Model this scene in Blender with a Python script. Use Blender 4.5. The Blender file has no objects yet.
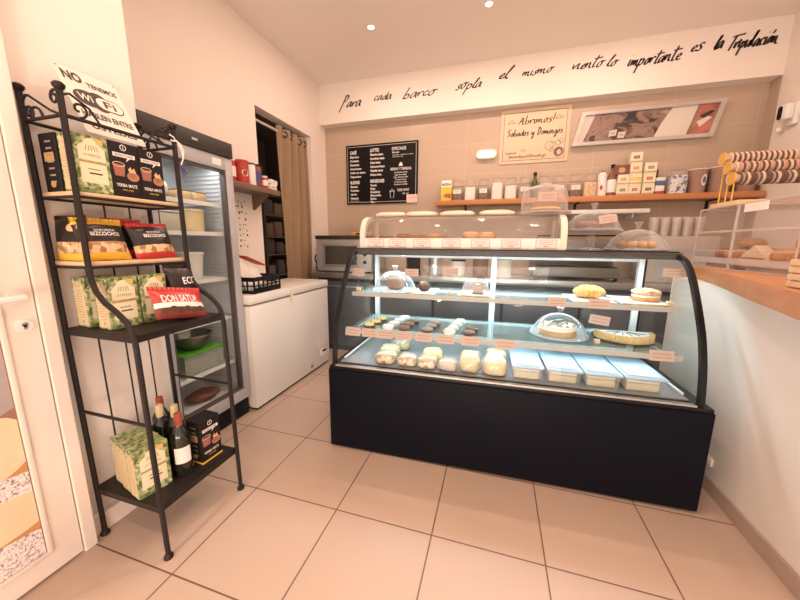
import bpy, bmesh, math, random
from mathutils import Vector, Matrix, noise
random.seed(7)
COL = bpy.context.scene.collection
PI = math.pi
# ------------------------------------------------------------------ materials
MATS = {}
def _new(name):
    m = bpy.data.materials.new(name); m.use_nodes = True
    nt = m.node_tree; nt.nodes.clear()
    out = nt.nodes.new('ShaderNodeOutputMaterial')
    return m, nt, out
def mat(name, col=(.8, .8, .8), rough=.5, metal=0, var=0, scale=30, bump=0, emit=None, es=0, coat=0, trans=0, spec=.5):
    if name in MATS: return MATS[name]
    m, nt, out = _new(name)
    b = nt.nodes.new('ShaderNodeBsdfPrincipled'); nt.links.new(b.outputs[0], out.inputs[0])
    b.inputs['Base Color'].default_value = (*col, 1); b.inputs['Roughness'].default_value = rough
    b.inputs['Metallic'].default_value = metal; b.inputs['Coat Weight'].default_value = coat
    b.inputs['Specular IOR Level'].default_value = spec
    if trans: b.inputs['Transmission Weight'].default_value = trans
    if emit: b.inputs['Emission Color'].default_value = (*emit, 1); b.inputs['Emission Strength'].default_value = es
    if var or bump:
        tc = nt.nodes.new('ShaderNodeTexCoord'); n = nt.nodes.new('ShaderNodeTexNoise')
        n.inputs['Scale'].default_value = scale; n.inputs['Detail'].default_value = 4
        nt.links.new(tc.outputs['Object'], n.inputs['Vector'])
        if var:
            mx = nt.nodes.new('ShaderNodeMix'); mx.data_type = 'RGBA'
            mx.inputs[6].default_value = (*[min(1, c*(1-var)) for c in col], 1)
            mx.inputs[7].default_value = (*[min(1, c*(1+var)) for c in col], 1)
            nt.links.new(n.outputs['Fac'], mx.inputs[0]); nt.links.new(mx.outputs[2], b.inputs['Base Color'])
        if bump:
            bp = nt.nodes.new('ShaderNodeBump'); bp.inputs['Strength'].default_value = bump; bp.inputs['Distance'].default_value = .004
            nt.links.new(n.outputs['Fac'], bp.inputs['Height']); nt.links.new(bp.outputs[0], b.inputs['Normal'])
    MATS[name] = m; return m
def glass(name, tint=(1, 1, 1), refl=.5, haze=0, hcol=(.9, .9, .9), edge=0):
    """thin clear sheet: see-through with a fresnel reflection; haze adds a milky diffuse share"""
    if name in MATS: return MATS[name]
    m, nt, out = _new(name)
    t = nt.nodes.new('ShaderNodeBsdfTransparent'); t.inputs[0].default_value = (*tint, 1)
    g = nt.nodes.new('ShaderNodeBsdfGlossy'); g.inputs['Roughness'].default_value = .03
    fr = nt.nodes.new('ShaderNodeFresnel'); ge = nt.nodes.new('ShaderNodeNewGeometry')
    io = nt.nodes.new('ShaderNodeMix'); io.inputs[2].default_value = 1.45; io.inputs[3].default_value = 1/1.45
    nt.links.new(ge.outputs['Backfacing'], io.inputs[0]); nt.links.new(io.outputs[0], fr.inputs[0])
    mu = nt.nodes.new('ShaderNodeMath'); mu.operation = 'MULTIPLY'; mu.inputs[1].default_value = refl
    mx = nt.nodes.new('ShaderNodeMixShader'); nt.links.new(fr.outputs[0], mu.inputs[0]); nt.links.new(mu.outputs[0], mx.inputs[0])
    nt.links.new(t.outputs[0], mx.inputs[1]); nt.links.new(g.outputs[0], mx.inputs[2]); last = mx
    if haze or edge:
        d = nt.nodes.new('ShaderNodeBsdfPrincipled'); d.inputs['Base Color'].default_value = (*hcol, 1); d.inputs['Roughness'].default_value = .3
        m2 = nt.nodes.new('ShaderNodeMixShader'); m2.inputs[0].default_value = haze
        if edge:
            lw = nt.nodes.new('ShaderNodeLayerWeight'); lw.inputs[0].default_value = .35
            pw = nt.nodes.new('ShaderNodeMath'); pw.operation = 'POWER'; pw.inputs[1].default_value = 2.2; nt.links.new(lw.outputs['Facing'], pw.inputs[0])
            ma = nt.nodes.new('ShaderNodeMath'); ma.operation = 'MULTIPLY_ADD'; ma.inputs[1].default_value = edge; ma.inputs[2].default_value = haze; ma.use_clamp = True
            nt.links.new(pw.outputs[0], ma.inputs[0]); nt.links.new(ma.outputs[0], m2.inputs[0])
        nt.links.new(mx.outputs[0], m2.inputs[1]); nt.links.new(d.outputs[0], m2.inputs[2]); last = m2
    nt.links.new(last.outputs[0], out.inputs[0]); MATS[name] = m; return m
def voro(name, cols, scale, rough=.5, bump=0, feature='F1'):
    if name in MATS: return MATS[name]
    m, nt, out = _new(name)
    b = nt.nodes.new('ShaderNodeBsdfPrincipled'); nt.links.new(b.outputs[0], out.inputs[0]); b.inputs['Roughness'].default_value = rough
    tc = nt.nodes.new('ShaderNodeTexCoord'); v = nt.nodes.new('ShaderNodeTexVoronoi'); v.inputs['Scale'].default_value = scale; v.feature = feature
    nt.links.new(tc.outputs['Object'], v.inputs['Vector'])
    r = nt.nodes.new('ShaderNodeValToRGB'); e = r.color_ramp.elements
    while len(e) < len(cols): e.new(.5)
    for i, c in enumerate(cols): e[i].position = c[0]; e[i].color = (*c[1], 1)
    s = nt.nodes.new('ShaderNodeSeparateColor'); nt.links.new(v.outputs['Color'], s.inputs[0]); nt.links.new(s.outputs[0], r.inputs[0])
    nt.links.new(r.outputs[0], b.inputs['Base Color'])
    if bump:
        bp = nt.nodes.new('ShaderNodeBump'); bp.inputs['Strength'].default_value = bump; bp.inputs['Distance'].default_value = .004
        nt.links.new(v.outputs['Distance'], bp.inputs['Height']); nt.links.new(bp.outputs[0], b.inputs['Normal'])
    MATS[name] = m; return m
def wood(name, c1, c2, axis=1, rough=.45):
    if name in MATS: return MATS[name]
    m, nt, out = _new(name)
    b = nt.nodes.new('ShaderNodeBsdfPrincipled'); nt.links.new(b.outputs[0], out.inputs[0]); b.inputs['Roughness'].default_value = rough
    tc = nt.nodes.new('ShaderNodeTexCoord'); mp = nt.nodes.new('ShaderNodeMapping')
    sc = [26, 26, 26]; sc[axis] = 2.2; mp.inputs['Scale'].default_value = sc
    nt.links.new(tc.outputs['Object'], mp.inputs[0])
    n = nt.nodes.new('ShaderNodeTexNoise'); n.inputs['Scale'].default_value = 1.4; n.inputs['Detail'].default_value = 5
    nt.links.new(mp.outputs[0], n.inputs['Vector'])
    mx = nt.nodes.new('ShaderNodeMix'); mx.data_type = 'RGBA'; mx.inputs[6].default_value = (*c1, 1); mx.inputs[7].default_value = (*c2, 1)
    nt.links.new(n.outputs['Fac'], mx.inputs[0]); nt.links.new(mx.outputs[2], b.inputs['Base Color'])
    MATS[name] = m; return m
def tiles(name, c, grout, sx, sy, w, ax=('X', 'Y'), rough=.35, var=.06, off=(0, 0), stretch=None):
    """rectangular tiles laid in world space with grout lines and clouded faces"""
    m, nt, out = _new(name); N = nt.nodes.new; K = nt.links.new
    b = N('ShaderNodeBsdfPrincipled'); K(b.outputs[0], out.inputs[0])
    g = N('ShaderNodeNewGeometry'); s = N('ShaderNodeSeparateXYZ'); K(g.outputs['Position'], s.inputs[0])
    def M2(op, a, v):
        n = N('ShaderNodeMath'); n.operation = op
        if hasattr(a, 'links'): K(a, n.inputs[0])
        else: n.inputs[0].default_value = a
        if v is not None:
            if hasattr(v, 'links'): K(v, n.inputs[1])
            else: n.inputs[1].default_value = v
        return n.outputs[0]
    lines = []; cells = []
    for a, sz, o in ((ax[0], sx, off[0]), (ax[1], sy, off[1])):
        q = M2('DIVIDE', M2('ADD', s.outputs[a], 50*sz - o), sz)
        f = M2('FRACT', q, None); cells.append(M2('FLOOR', q, None))
        d = M2('ABSOLUTE', M2('SUBTRACT', f, .5), None)
        lines.append(M2('GREATER_THAN', d, .5 - w/sz/2))
    ln = M2('MAXIMUM', lines[0], lines[1])
    cx = N('ShaderNodeCombineXYZ'); K(cells[0], cx.inputs[0]); K(cells[1], cx.inputs[1])
    wn = N('ShaderNodeTexWhiteNoise'); K(cx.outputs[0], wn.inputs['Vector'])
    no = N('ShaderNodeTexNoise'); no.inputs['Scale'].default_value = 2.6 if not stretch else 1; no.inputs['Detail'].default_value = 6
    if stretch:
        mp = N('ShaderNodeMapping'); mp.inputs['Scale'].default_value = stretch; K(g.outputs['Position'], mp.inputs[0]); K(mp.outputs[0], no.inputs['Vector'])
    else: K(g.outputs['Position'], no.inputs['Vector'])
    fac = M2('ADD', M2('MULTIPLY', wn.outputs['Value'], .35), M2('MULTIPLY', no.outputs['Fac'], .65))
    mx = N('ShaderNodeMix'); mx.data_type = 'RGBA'; mx.inputs[6].default_value = (*[v*(1-var) for v in c], 1); mx.inputs[7].default_value = (*[v*(1+var) for v in c], 1)
    K(fac, mx.inputs[0])
    m2 = N('ShaderNodeMix'); m2.data_type = 'RGBA'; K(ln, m2.inputs[0]); K(mx.outputs[2], m2.inputs[6]); m2.inputs[7].default_value = (*grout, 1)
    K(m2.outputs[2], b.inputs['Base Color']); b.inputs['Roughness'].default_value = rough
    bp = N('ShaderNodeBump'); bp.inputs['Strength'].default_value = .3; bp.inputs['Distance'].default_value = .002; bp.invert = True
    K(ln, bp.inputs['Height']); K(bp.outputs[0], b.inputs['Normal'])
    MATS[name] = m; return m

WALL = mat('plaster', (.86, .785, .715), .75, var=.02, scale=3)
CEIL = mat('ceiling_paint', (.90, .82, .76), .8)
WALLR = mat('low_wall_paint', (.76, .72, .66), .7, var=.03, scale=3)
FLOOR = tiles('floor_tile', (.51, .385, .305), (.16, .09, .06), .45, .446, .006, rough=.38, var=.07)
BACKT = tiles('wall_tile', (.50, .385, .295), (.60, .48, .38), .62, .31, .004, ax=('X', 'Z'), rough=.4, var=.07, off=(.1, .12), stretch=(1.5, 1.5, 14))
BASEB = mat('baseboard_tile', (.42, .32, .26), .45, var=.08, scale=6)
IRON = mat('black_iron', (.018, .013, .012), .5, spec=.3)
BLACK = mat('black_gloss', (.008, .008, .010), .35, spec=.3)
BLACKM = mat('black_matte', (.010, .010, .012), .6, spec=.2)
NAVY = mat('case_black', (.005, .006, .011), .5, spec=.09)
WHITE = mat('white_paint', (.80, .79, .76), .4)
PLASTW = mat('white_plastic', (.82, .80, .76), .35)
CREAMP = mat('cream_plastic', (.80, .74, .62), .4)
STEEL = mat('steel', (.62, .62, .62), .3, metal=.85)
CHROME = mat('chrome', (.8, .8, .8), .15, metal=1)
ALU = mat('white_aluminium', (.74, .78, .80), .4)
FRIDGEG = mat('grey_enamel', (.37, .38, .40), .4)
SHELFW = wood('pale_wood', (.62, .42, .24), (.78, .57, .36), 1)
SHELFO = wood('orange_wood', (.50, .20, .075), (.60, .27, .11), 0)
COUNTW = wood('counter_wood', (.42, .19, .085), (.60, .31, .15), 1)
BOARDW = wood('board_wood', (.72, .50, .28), (.82, .60, .38), 1)
GLASS = glass('clear_glass', (.98, 1, 1), .55)
CASEG = glass('case_glass', (.97, 1, 1), .35)
SHG = glass('shelf_glass', (.86, .97, .97), .8, .10, (.75, .92, .92))
ACRYL = glass('acrylic', (.97, .96, .96), 1.0, .035, (.95, .9, .88), .22)
ACRYL2 = glass('acrylic_edge', (.95, .93, .92), 1.0, .35, (.95, .9, .88))
DOMEG = glass('dome_glass', (.97, .985, .99), 1.3, .06, (.92, .95, .97), .75)
JARG = glass('jar_glass', (.985, .98, .97), 1.3, .06, (.95, .92, .88), .4)
PAPER = mat('paper', (.85, .80, .74), .7)
LABELP = mat('label_pink', (.50, .40, .34), .7)
INK = mat('ink', (.03, .022, .02), .6)
INKW = mat('ink_white', (.85, .82, .78), .6)
INKR = mat('ink_red', (.55, .09, .06), .6)
GOLD = mat('gold', (.80, .47, .12), .3, metal=.35)
PLEAF = voro('leaf_print', [(0, (.07, .10, .03)), (.40, (.20, .26, .09)), (.75, (.38, .43, .20)), (1, (.58, .60, .36))], 85)
TANC = mat('tan_card', (.62, .50, .31), .6, var=.08, scale=20)
CREAMC = mat('cream_card', (.78, .72, .50), .6)
BREAD = mat('bread', (.55, .28, .10), .6, var=.45, scale=18, bump=.4)
BREADD = mat('dark_bread', (.33, .15, .06), .6, var=.4, scale=25, bump=.4)
CHOC = mat('chocolate', (.07, .032, .018), .5, var=.4, scale=40, bump=.5)
CHOCM = mat('milk_chocolate', (.22, .12, .08), .5, var=.3, scale=40, bump=.3)
CREAM = mat('whipped_cream', (.86, .84, .78), .5, var=.04, scale=30, bump=.3)
CUST = mat('custard', (.82, .66, .25), .45, var=.2, scale=40, bump=.3)
CRUST = mat('crust', (.58, .34, .11), .6, var=.45, scale=40, bump=.6)
CRUMB = voro('crumble', [(0, (.30, .15, .07)), (.5, (.48, .28, .14)), (1, (.72, .55, .36))], 130, .7, .8)
COCO = voro('coconut_shreds', [(0, (.20, .11, .11)), (.30, (.62, .56, .56)), (.6, (.76, .70, .69)), (1, (.85, .80, .79))], 190, .7)

# ------------------------------------------------------------------ mesh builder
def RX(o, rz=0, rx=0, ry=0): return None
def root_matrix(o):
    while o.parent: o = o.parent
    return Matrix.LocRotScale(o.location, o.rotation_euler.to_quaternion(), Vector((1, 1, 1)))
def basis(o, x, y):
    x = Vector(x).normalized(); y = Vector(y); y = (y - x*y.dot(x)).normalized(); z = x.cross(y)
    m = Matrix((x, y, z)).transposed().to_4x4(); m.translation = Vector(o); return m
class M:
    def __init__(s): s.bm = bmesh.new()
    def _tag(s, old, mi):
        for f in s.bm.faces:
            if f not in old: f.material_index = mi
    def box(s, x0, x1, y0, y1, z0, z1, mi=0, bev=0, mx=None, seg=2):
        vs = [s.bm.verts.new((x, y, z)) for x in (x0, x1) for y in (y0, y1) for z in (z0, z1)]
        fs = [s.bm.faces.new([vs[i] for i in q]) for q in ((0, 1, 3, 2), (4, 6, 7, 5), (0, 4, 5, 1), (2, 3, 7, 6), (0, 2, 6, 4), (1, 5, 7, 3))]
        for f in fs: f.material_index = mi
        if mx is not None: bmesh.ops.transform(s.bm, matrix=mx, verts=vs)
        if bev:
            es = list({e for f in fs for e in f.edges})
            r = bmesh.ops.bevel(s.bm, geom=es, offset=bev, segments=seg, profile=.5, affect='EDGES')
            for f in r['faces']: f.material_index = mi
        return s
    def prism(s, pts, a, b, ax=2, mi=0):
        """polygon pts (2D) extruded from a to b along axis ax; 2D axes are the other two in cyclic x,y,z order"""
        def P(p, h):
            if ax == 2: return (p[0], p[1], h)
            if ax == 1: return (p[0], h, p[1])
            return (h, p[0], p[1])
        lo = [s.bm.verts.new(P(p, a)) for p in pts]; hi = [s.bm.verts.new(P(p, b)) for p in pts]
        n = len(pts); fs = [s.bm.faces.new(lo[::-1]), s.bm.faces.new(hi)]
        for i in range(n): fs.append(s.bm.faces.new((lo[i], lo[(i+1) % n], hi[(i+1) % n], hi[i])))
        for f in fs: f.material_index = mi
        bmesh.ops.recalc_face_normals(s.bm, faces=fs); return s
    def tube(s, pts, r, seg=8, mi=0, closed=False, flat=1):
        pts = [Vector(p) for p in pts]; n = len(pts); R = r if isinstance(r, (list, tuple)) else [r]*n
        rings = []; up = None
        for i, p in enumerate(pts):
            a = pts[i-1] if (i or closed) else p; b = pts[(i+1) % n] if (i < n-1 or closed) else p
            t = (b-a).normalized()
            if up is None:
                up = Vector((0, 0, 1)) if abs(t.z) < .9 else Vector((1, 0, 0))
            u = (up - t*up.dot(t)).normalized(); v = t.cross(u); up = u
            rings.append([s.bm.verts.new(p + (u*math.cos(2*PI*k/seg)*flat + v*math.sin(2*PI*k/seg))*R[i]) for k in range(seg)])
        for i in range(n if closed else n-1):
            A, B = rings[i], rings[(i+1) % n]
            for k in range(seg):
                s.bm.faces.new((A[k], A[(k+1) % seg], B[(k+1) % seg], B[k])).material_index = mi
        if not closed:
            s.bm.faces.new(rings[0][::-1]).material_index = mi; s.bm.faces.new(rings[-1]).material_index = mi
        return s
    def cyl(s, a, b, r0, r1=None, seg=20, mi=0): return s.tube([a, b], [r0, r0 if r1 is None else r1], seg, mi)
    def lathe(s, prof, c=(0, 0, 0), seg=28, mi=0, mats=None, wob=0):
        c = Vector(c); rings = []
        for r, z in prof:
            if r < 1e-5: rings.append([s.bm.verts.new(c+Vector((0, 0, z)))])
            else: rings.append([s.bm.verts.new(c+Vector((r*math.cos(2*PI*k/seg)*(1+wob*math.cos(k*PI)), r*math.sin(2*PI*k/seg)*(1+wob*math.cos(k*PI)), z))) for k in range(seg)])
        for i in range(len(prof)-1):
            A, B = rings[i], rings[i+1]; m_ = mats[i] if mats else mi
            for k in range(seg):
                k2 = (k+1) % seg
                if len(A) == 1 and len(B) == 1: continue
                if len(A) == 1: f = s.bm.faces.new((A[0], B[k2], B[k]))
                elif len(B) == 1: f = s.bm.faces.new((A[k], A[k2], B[0]))
                else: f = s.bm.faces.new((A[k], A[k2], B[k2], B[k]))
                f.material_index = m_
        return s
    def blob(s, c, r, mi=0, sub=3, amp=0, sc=20, sq=1, seed=0, zmin=None):
        ret = bmesh.ops.create_icosphere(s.bm, subdivisions=sub, radius=1); c = Vector(c)
        for v in ret['verts']:
            d = v.co.normalized()
            if sq != 1: d = Vector([math.copysign(abs(q)**sq, q) for q in d])
            q = Vector((d.x*r[0], d.y*r[1], d.z*r[2]))
            if amp: q *= 1 + amp*noise.noise(q*sc + Vector((seed*3.1, seed*1.7, 0)))
            if zmin is not None: q.z = max(q.z, zmin)
            v.co = c+q
            for f in v.link_faces: f.material_index = mi
        return s
    def quad(s, mx, w, h, mi=0, off=0, seg=1):
        """w x h rectangle centred on matrix mx, lifted by off along its normal"""
        for i in range(seg):
            x0, x1 = -w/2+w*i/seg, -w/2+w*(i+1)/seg
            f = s.bm.faces.new([s.bm.verts.new(mx @ Vector(p)) for p in ((x0, -h/2, off), (x1, -h/2, off), (x1, h/2, off), (x0, h/2, off))]); f.material_index = mi
        return s
    def poly(s, mx, pts, mi=0, off=0):
        f = s.bm.faces.new([s.bm.verts.new(mx @ Vector((p[0], p[1], off))) for p in pts]); f.material_index = mi
        bmesh.ops.triangulate(s.bm, faces=[f]); return s
    def disc(s, mx, rx, ry=None, mi=0, off=0, seg=24, cx=0, cy=0):
        ry = rx if ry is None else ry
        return s.poly(mx, [(cx+rx*math.cos(2*PI*k/seg), cy+ry*math.sin(2*PI*k/seg)) for k in range(seg)], mi, off)
    def ring(s, mx, rx, ry, w, mi=0, off=0, seg=32, cx=0, cy=0):
        for k in range(seg):
            a, b = 2*PI*k/seg, 2*PI*(k+1)/seg
            P = [(cx+(rx-d)*math.cos(t), cy+(ry-d)*math.sin(t)) for t, d in ((a, w), (a, 0), (b, 0), (b, w))]
            s.bm.faces.new([s.bm.verts.new(mx @ Vector((p[0], p[1], off))) for p in P]).material_index = mi
        return s
    def text(s, body, mx, h=None, w=None, mi=0, off=.0006, bold=0, align='CENTER', warp=None):
        """letters as flat faces; h = cap height, w = total width (squeezes when both given)"""
        cu = bpy.data.curves.new('t', 'FONT'); cu.body = body; cu.size = 1; cu.offset = bold; cu.align_x = align; cu.resolution_u = 3
        ob = bpy.data.objects.new('t', cu); COL.objects.link(ob)
        dg = bpy.context.evaluated_depsgraph_get(); me = bpy.data.meshes.new_from_object(ob.evaluated_get(dg))
        bpy.data.objects.remove(ob); bpy.data.curves.remove(cu)
        xs = [v.co.x for v in me.vertices] or [0, 1]
        sy = (h/.70) if h else None; sx = (w/(max(xs)-min(xs))) if w else None
        sy = sy or sx; sx = sx or sy
        vs = []
        for v in me.vertices:
            p = Vector((v.co.x*sx, v.co.y*sy - (h or sy*.7)/2, off))
            vs.append(s.bm.verts.new(mx @ (warp(p) if warp else p)))
        for p in me.polygons:
            try: s.bm.faces.new([vs[i] for i in p.vertices]).material_index = mi
            except ValueError: pass
        bpy.data.meshes.remove(me); return s
    def build(s, name, mats, parent=None, smooth=35, world=False, label=None, recalc=True):
        if recalc: bmesh.ops.recalc_face_normals(s.bm, faces=s.bm.faces[:])
        if world and parent: bmesh.ops.transform(s.bm, matrix=root_matrix(parent).inverted(), verts=s.bm.verts[:])
        me = bpy.data.meshes.new(name); s.bm.to_mesh(me); s.bm.free()
        for m_ in (mats if isinstance(mats, (list, tuple)) else [mats]): me.materials.append(m_)
        if smooth:
            for p in me.polygons: p.use_smooth = True
            me.set_sharp_from_angle(angle=math.radians(smooth))
        o = bpy.data.objects.new(name, me); COL.objects.link(o)
        if parent: o.parent = parent
        if label: o['label'] = label
        return o
def thing(name, label, cat, loc=(0, 0, 0), rz=0, group=None, rot=None):
    o = bpy.data.objects.new(name, None); COL.objects.link(o); o.location = loc; o.rotation_euler = rot or (0, 0, rz)
    o.empty_display_size = .05
    o['label'] = label; o['category'] = cat
    if group: o['group'] = group
    return o
def tag(o, label, cat, group=None):
    o['label'] = label; o['category'] = cat
    if group: o['group'] = group
    return o
def struct(o): o['kind'] = 'structure'; return o
def dup(root, loc, rz=None, label=None, group=None):
    def cp(o, par):
        c = o.copy(); COL.objects.link(c)
        if par: c.parent = par
        for ch in o.children: cp(ch, c)
        return c
    r = cp(root, None); r.location = loc
    if rz is not None: r.rotation_euler = (0, 0, rz)
    if label: r['label'] = label
    if group: r['group'] = group
    return r
ORD = ['first', 'second', 'third', 'fourth', 'fifth', 'sixth', 'seventh', 'eighth', 'ninth', 'tenth', 'eleventh', 'twelfth', 'thirteenth', 'fourteenth', 'fifteenth', 'sixteenth', 'seventeenth', 'eighteenth', 'nineteenth', 'twentieth'] + ['twenty-'+q for q in ('first', 'second', 'third', 'fourth', 'fifth', 'sixth', 'seventh', 'eighth', 'ninth')]
def chaikin(p, n=2):
    for _ in range(n):
        q = [p[0]]
        for a, b in zip(p, p[1:]):
            q += [(a[0]*.75+b[0]*.25, a[1]*.75+b[1]*.25), (a[0]*.25+b[0]*.75, a[1]*.25+b[1]*.75)]
        p = q+[p[-1]]
    return p
def arc(cx, cy, r, a0, a1, n=12): return [(cx+r*math.cos(a0+(a1-a0)*i/n), cy+r*math.sin(a0+(a1-a0)*i/n)) for i in range(n+1)]
def spiral(cx, cy, r0, r1, a0, a1, n=20): return [(cx+(r0+(r1-r0)*i/n)*math.cos(a0+(a1-a0)*i/n), cy+(r0+(r1-r0)*i/n)*math.sin(a0+(a1-a0)*i/n)) for i in range(n+1)]

# handwritten stroke letters: (advance, strokes); x-height 1, ascender 2, descender -1
G = {
 'a': (1.15, [[(.85, .85), (.5, 1), (.12, .6), (.15, .1), (.45, .05), (.8, .6), (.9, 1), (.88, .15), (1.2, .1)]]),
 'b': (1.0, [[(.2, 2), (.08, 0), (.1, .15), (.55, 0), (.85, .4), (.65, .85), (.15, .6)]]),
 'c': (.95, [[(.85, .8), (.5, 1), (.12, .55), (.35, .02), (1.0, .25)]]),
 'd': (1.15, [[(.8, .85), (.45, .95), (.1, .4), (.4, .02), (.85, .6), (1.12, 2), (.92, .2), (1.2, .1)]]),
 'e': (.9, [[(.1, .45), (.75, .6), (.6, 1), (.18, .7), (.25, .08), (.95, .25)]]),
 'g': (1.0, [[(.85, .85), (.5, 1), (.12, .6), (.4, .1), (.8, .5), (.9, 1), (.75, -.8), (.25, -.9), (.3, -.4), (1.1, .2)]]),
 'h': (1.05, [[(.25, 2), (.08, 0), (.2, .7), (.6, 1), (.75, .1), (1.1, .15)]]),
 'i': (.5, [[(.15, 1), (.12, .1), (.5, .15)], [(.25, 1.45), (.3, 1.5)]]),
 'k': (1, [[(.2, 2), (.08, 0)], [(.8, 1), (.15, .5), (.9, 0)]]),
 'l': (.6, [[(0, .3), (.55, 1.7), (.45, 2), (.2, 1.2), (.15, .15), (.65, .15)]]),
 'm': (1.5, [[(.05, 1), (.1, 0), (.2, .7), (.5, 1), (.6, 0), (.7, .7), (1.0, 1), (1.1, .05), (1.5, .15)]]),
 'n': (1.1, [[(.05, 1), (.1, 0), (.25, .8), (.65, 1), (.72, .1), (1.15, .15)]]),
 'o': (1.05, [[(.55, 1), (.12, .65), (.25, .03), (.75, .2), (.75, .85), (.45, 1), (.9, .9), (1.15, 1)]]),
 'p': (1.0, [[(.12, 1), (.02, -1)], [(.1, .6), (.5, 1), (.85, .65), (.55, .05), (.1, .15)]]),
 'P': (1.3, [[(.45, 2.1), (.35, 1.0), (.1, -.7)], [(.2, 1.9), (.8, 2.1), (1.1, 1.6), (.7, 1.1), (.35, 1.0)]]),
 'r': (.85, [[(.08, .95), (.1, 0), (.25, .7), (.5, 1), (.85, .85)]]),
 's': (.8, [[(.75, .9), (.4, 1), (.2, .75), (.65, .35), (.5, .02), (.02, .1)]]),
 't': (.75, [[(.4, 1.9), (.25, .2), (.4, .02), (.75, .15)], [(-.1, 1.35), (1.2, 1.5)]]),
 'T': (1.2, [[(.7, 2), (.25, -.1)], [(-.3, 1.75), (.8, 1.95), (2.6, 2.1)]]),
 'u': (1.05, [[(.05, 1), (.1, .2), (.35, .02), (.75, .5), (.85, 1), (.85, .1), (1.1, .15)]]),
 'v': (.95, [[(.05, 1), (.3, 0), (.75, 1.05), (.95, .9)]]),
 'y': (1.0, [[(.05, 1), (.15, .3), (.4, .2), (.8, .9), (.85, 1), (.6, -.8), (.2, -.9), (.4, -.3), (1.0, .2)]]),
 'A': (1.5, [[(0, 0), (.3, .2), (.95, 2), (1.0, 0), (1.3, 0)], [(.3, .75), (1.2, .8)]]),
 'S': (1.2, [[(1.0, 1.7), (.6, 2), (.2, 1.55), (.85, .8), (.6, .05), (0, .2)]]),
 'D': (1.4, [[(.4, 1.9), (.25, 0)], [(.05, 1.9), (.7, 2), (1.2, 1.2), (.8, .1), (.1, 0)]]),
 '!': (.6, [[(.4, 2), (.2, .5)], [(.12, .05), (.16, .1)]]),
 '.': (.4, [[(.1, .05), (.15, .0)]]), '@': (1.3, [[(.8, .8), (.4, .8), (.4, .3), (.8, .3), (.85, .8), (1.0, .2), (1.2, .8), (.8, 1.2), (.2, .9), (.1, .2), (.6, -.2), (1.0, -.1)]]),
 ' ': (.9, [])}
ACC = {'ó': 'o', 'á': 'a'}
def script(m, body, mx, xh, width=None, pen=.16, slant=.25, mi=0, off=.001, jitter=0, connect=True, rnd=None):
    """ribbon handwriting along +x from matrix mx; pen width follows stroke direction"""
    strokes = []; x = 0
    for ch in body:
        base = ACC.get(ch, ch); adv, st = G[base]; dy = (rnd.uniform(-jitter, jitter) if rnd else 0); k = 1+(rnd.uniform(-jitter, jitter) if rnd else 0)
        for p in st: strokes.append([(x+q[0]*k + slant*q[1], q[1]*k+dy) for q in p])
        if ch in ACC: strokes.append([(x+.5+slant*1.4, 1.35), (x+.8+slant*1.8, 1.8)])
        x += adv*k
    sx = (width/x) if width else xh
    for p in strokes:
        p = chaikin(p, 2) if len(p) > 2 else p
        pts = [Vector((q[0]*sx, q[1]*xh, off)) for q in p]; L = []
        for i, q in enumerate(pts):
            t = (pts[min(i+1, len(pts)-1)]-pts[max(i-1, 0)]); t = t.normalized() if t.length else Vector((1, 0, 0))
            w = pen*xh*(.35+.65*abs(math.sin(math.atan2(t.y, t.x)-.5)))*.5
            if i in (0, len(pts)-1) and len(pts) > 2: w *= .4
            n = Vector((-t.y, t.x, 0)); L.append((m.bm.verts.new(mx @ (q+n*w)), m.bm.verts.new(mx @ (q-n*w))))
        for a, b in zip(L, L[1:]): m.bm.faces.new((a[0], a[1], b[1], b[0])).material_index = mi
    return m

# ------------------------------------------------------------------ camera
sc = bpy.context.scene
yaw, pit, rol = .290424397, .17722565, .00682307
fw = Vector((-math.sin(yaw)*math.cos(pit), math.cos(yaw)*math.cos(pit), -math.sin(pit))); rt = Vector((math.cos(yaw), math.sin(yaw), 0)); up = rt.cross(fw)
r2 = rt*math.cos(rol)+up*math.sin(rol); u2 = -rt*math.sin(rol)+up*math.cos(rol)
cd = bpy.data.cameras.new('camera'); cd.sensor_width = 36; cd.lens = 318.103/800*36; cd.clip_start = .02
cam = bpy.data.objects.new('camera', cd); COL.objects.link(cam)
mw = Matrix((r2, u2, -fw)).transposed().to_4x4(); mw.translation = (1.09739, -.70785, 1.22902); cam.matrix_world = mw
sc.camera = cam
#==SPLIT==
# ================================================================== ROOM
H = 3.03; XL = -1.0; XR = 3.25; YB = 3.05
def S(name, m_, mats, smooth=0, parent=None): return struct(m_.build(name, mats, parent, smooth))
S('floor', M().box(-2.6, XR+.1, -2.7, 3.9, -.05, 0), FLOOR)
S('ceiling', M().box(-2.6, XR+.1, -2.7, 3.9, H, H+.05), CEIL)
# left wall with the doorway (y 1.83-2.72, top 2.41)
w = M(); w.box(XL-.12, XL, .43, 1.83, 0, H); w.box(XL-.12, XL, 1.83, 2.72, 2.41, H); w.box(XL-.12, XL, 2.72, YB+.1, 0, H)
S('wall_left', w, WALL)
S('wall_left_pillar', M().box(XL-.12, -.478, 0, .43, 0, H), WALL)
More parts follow.
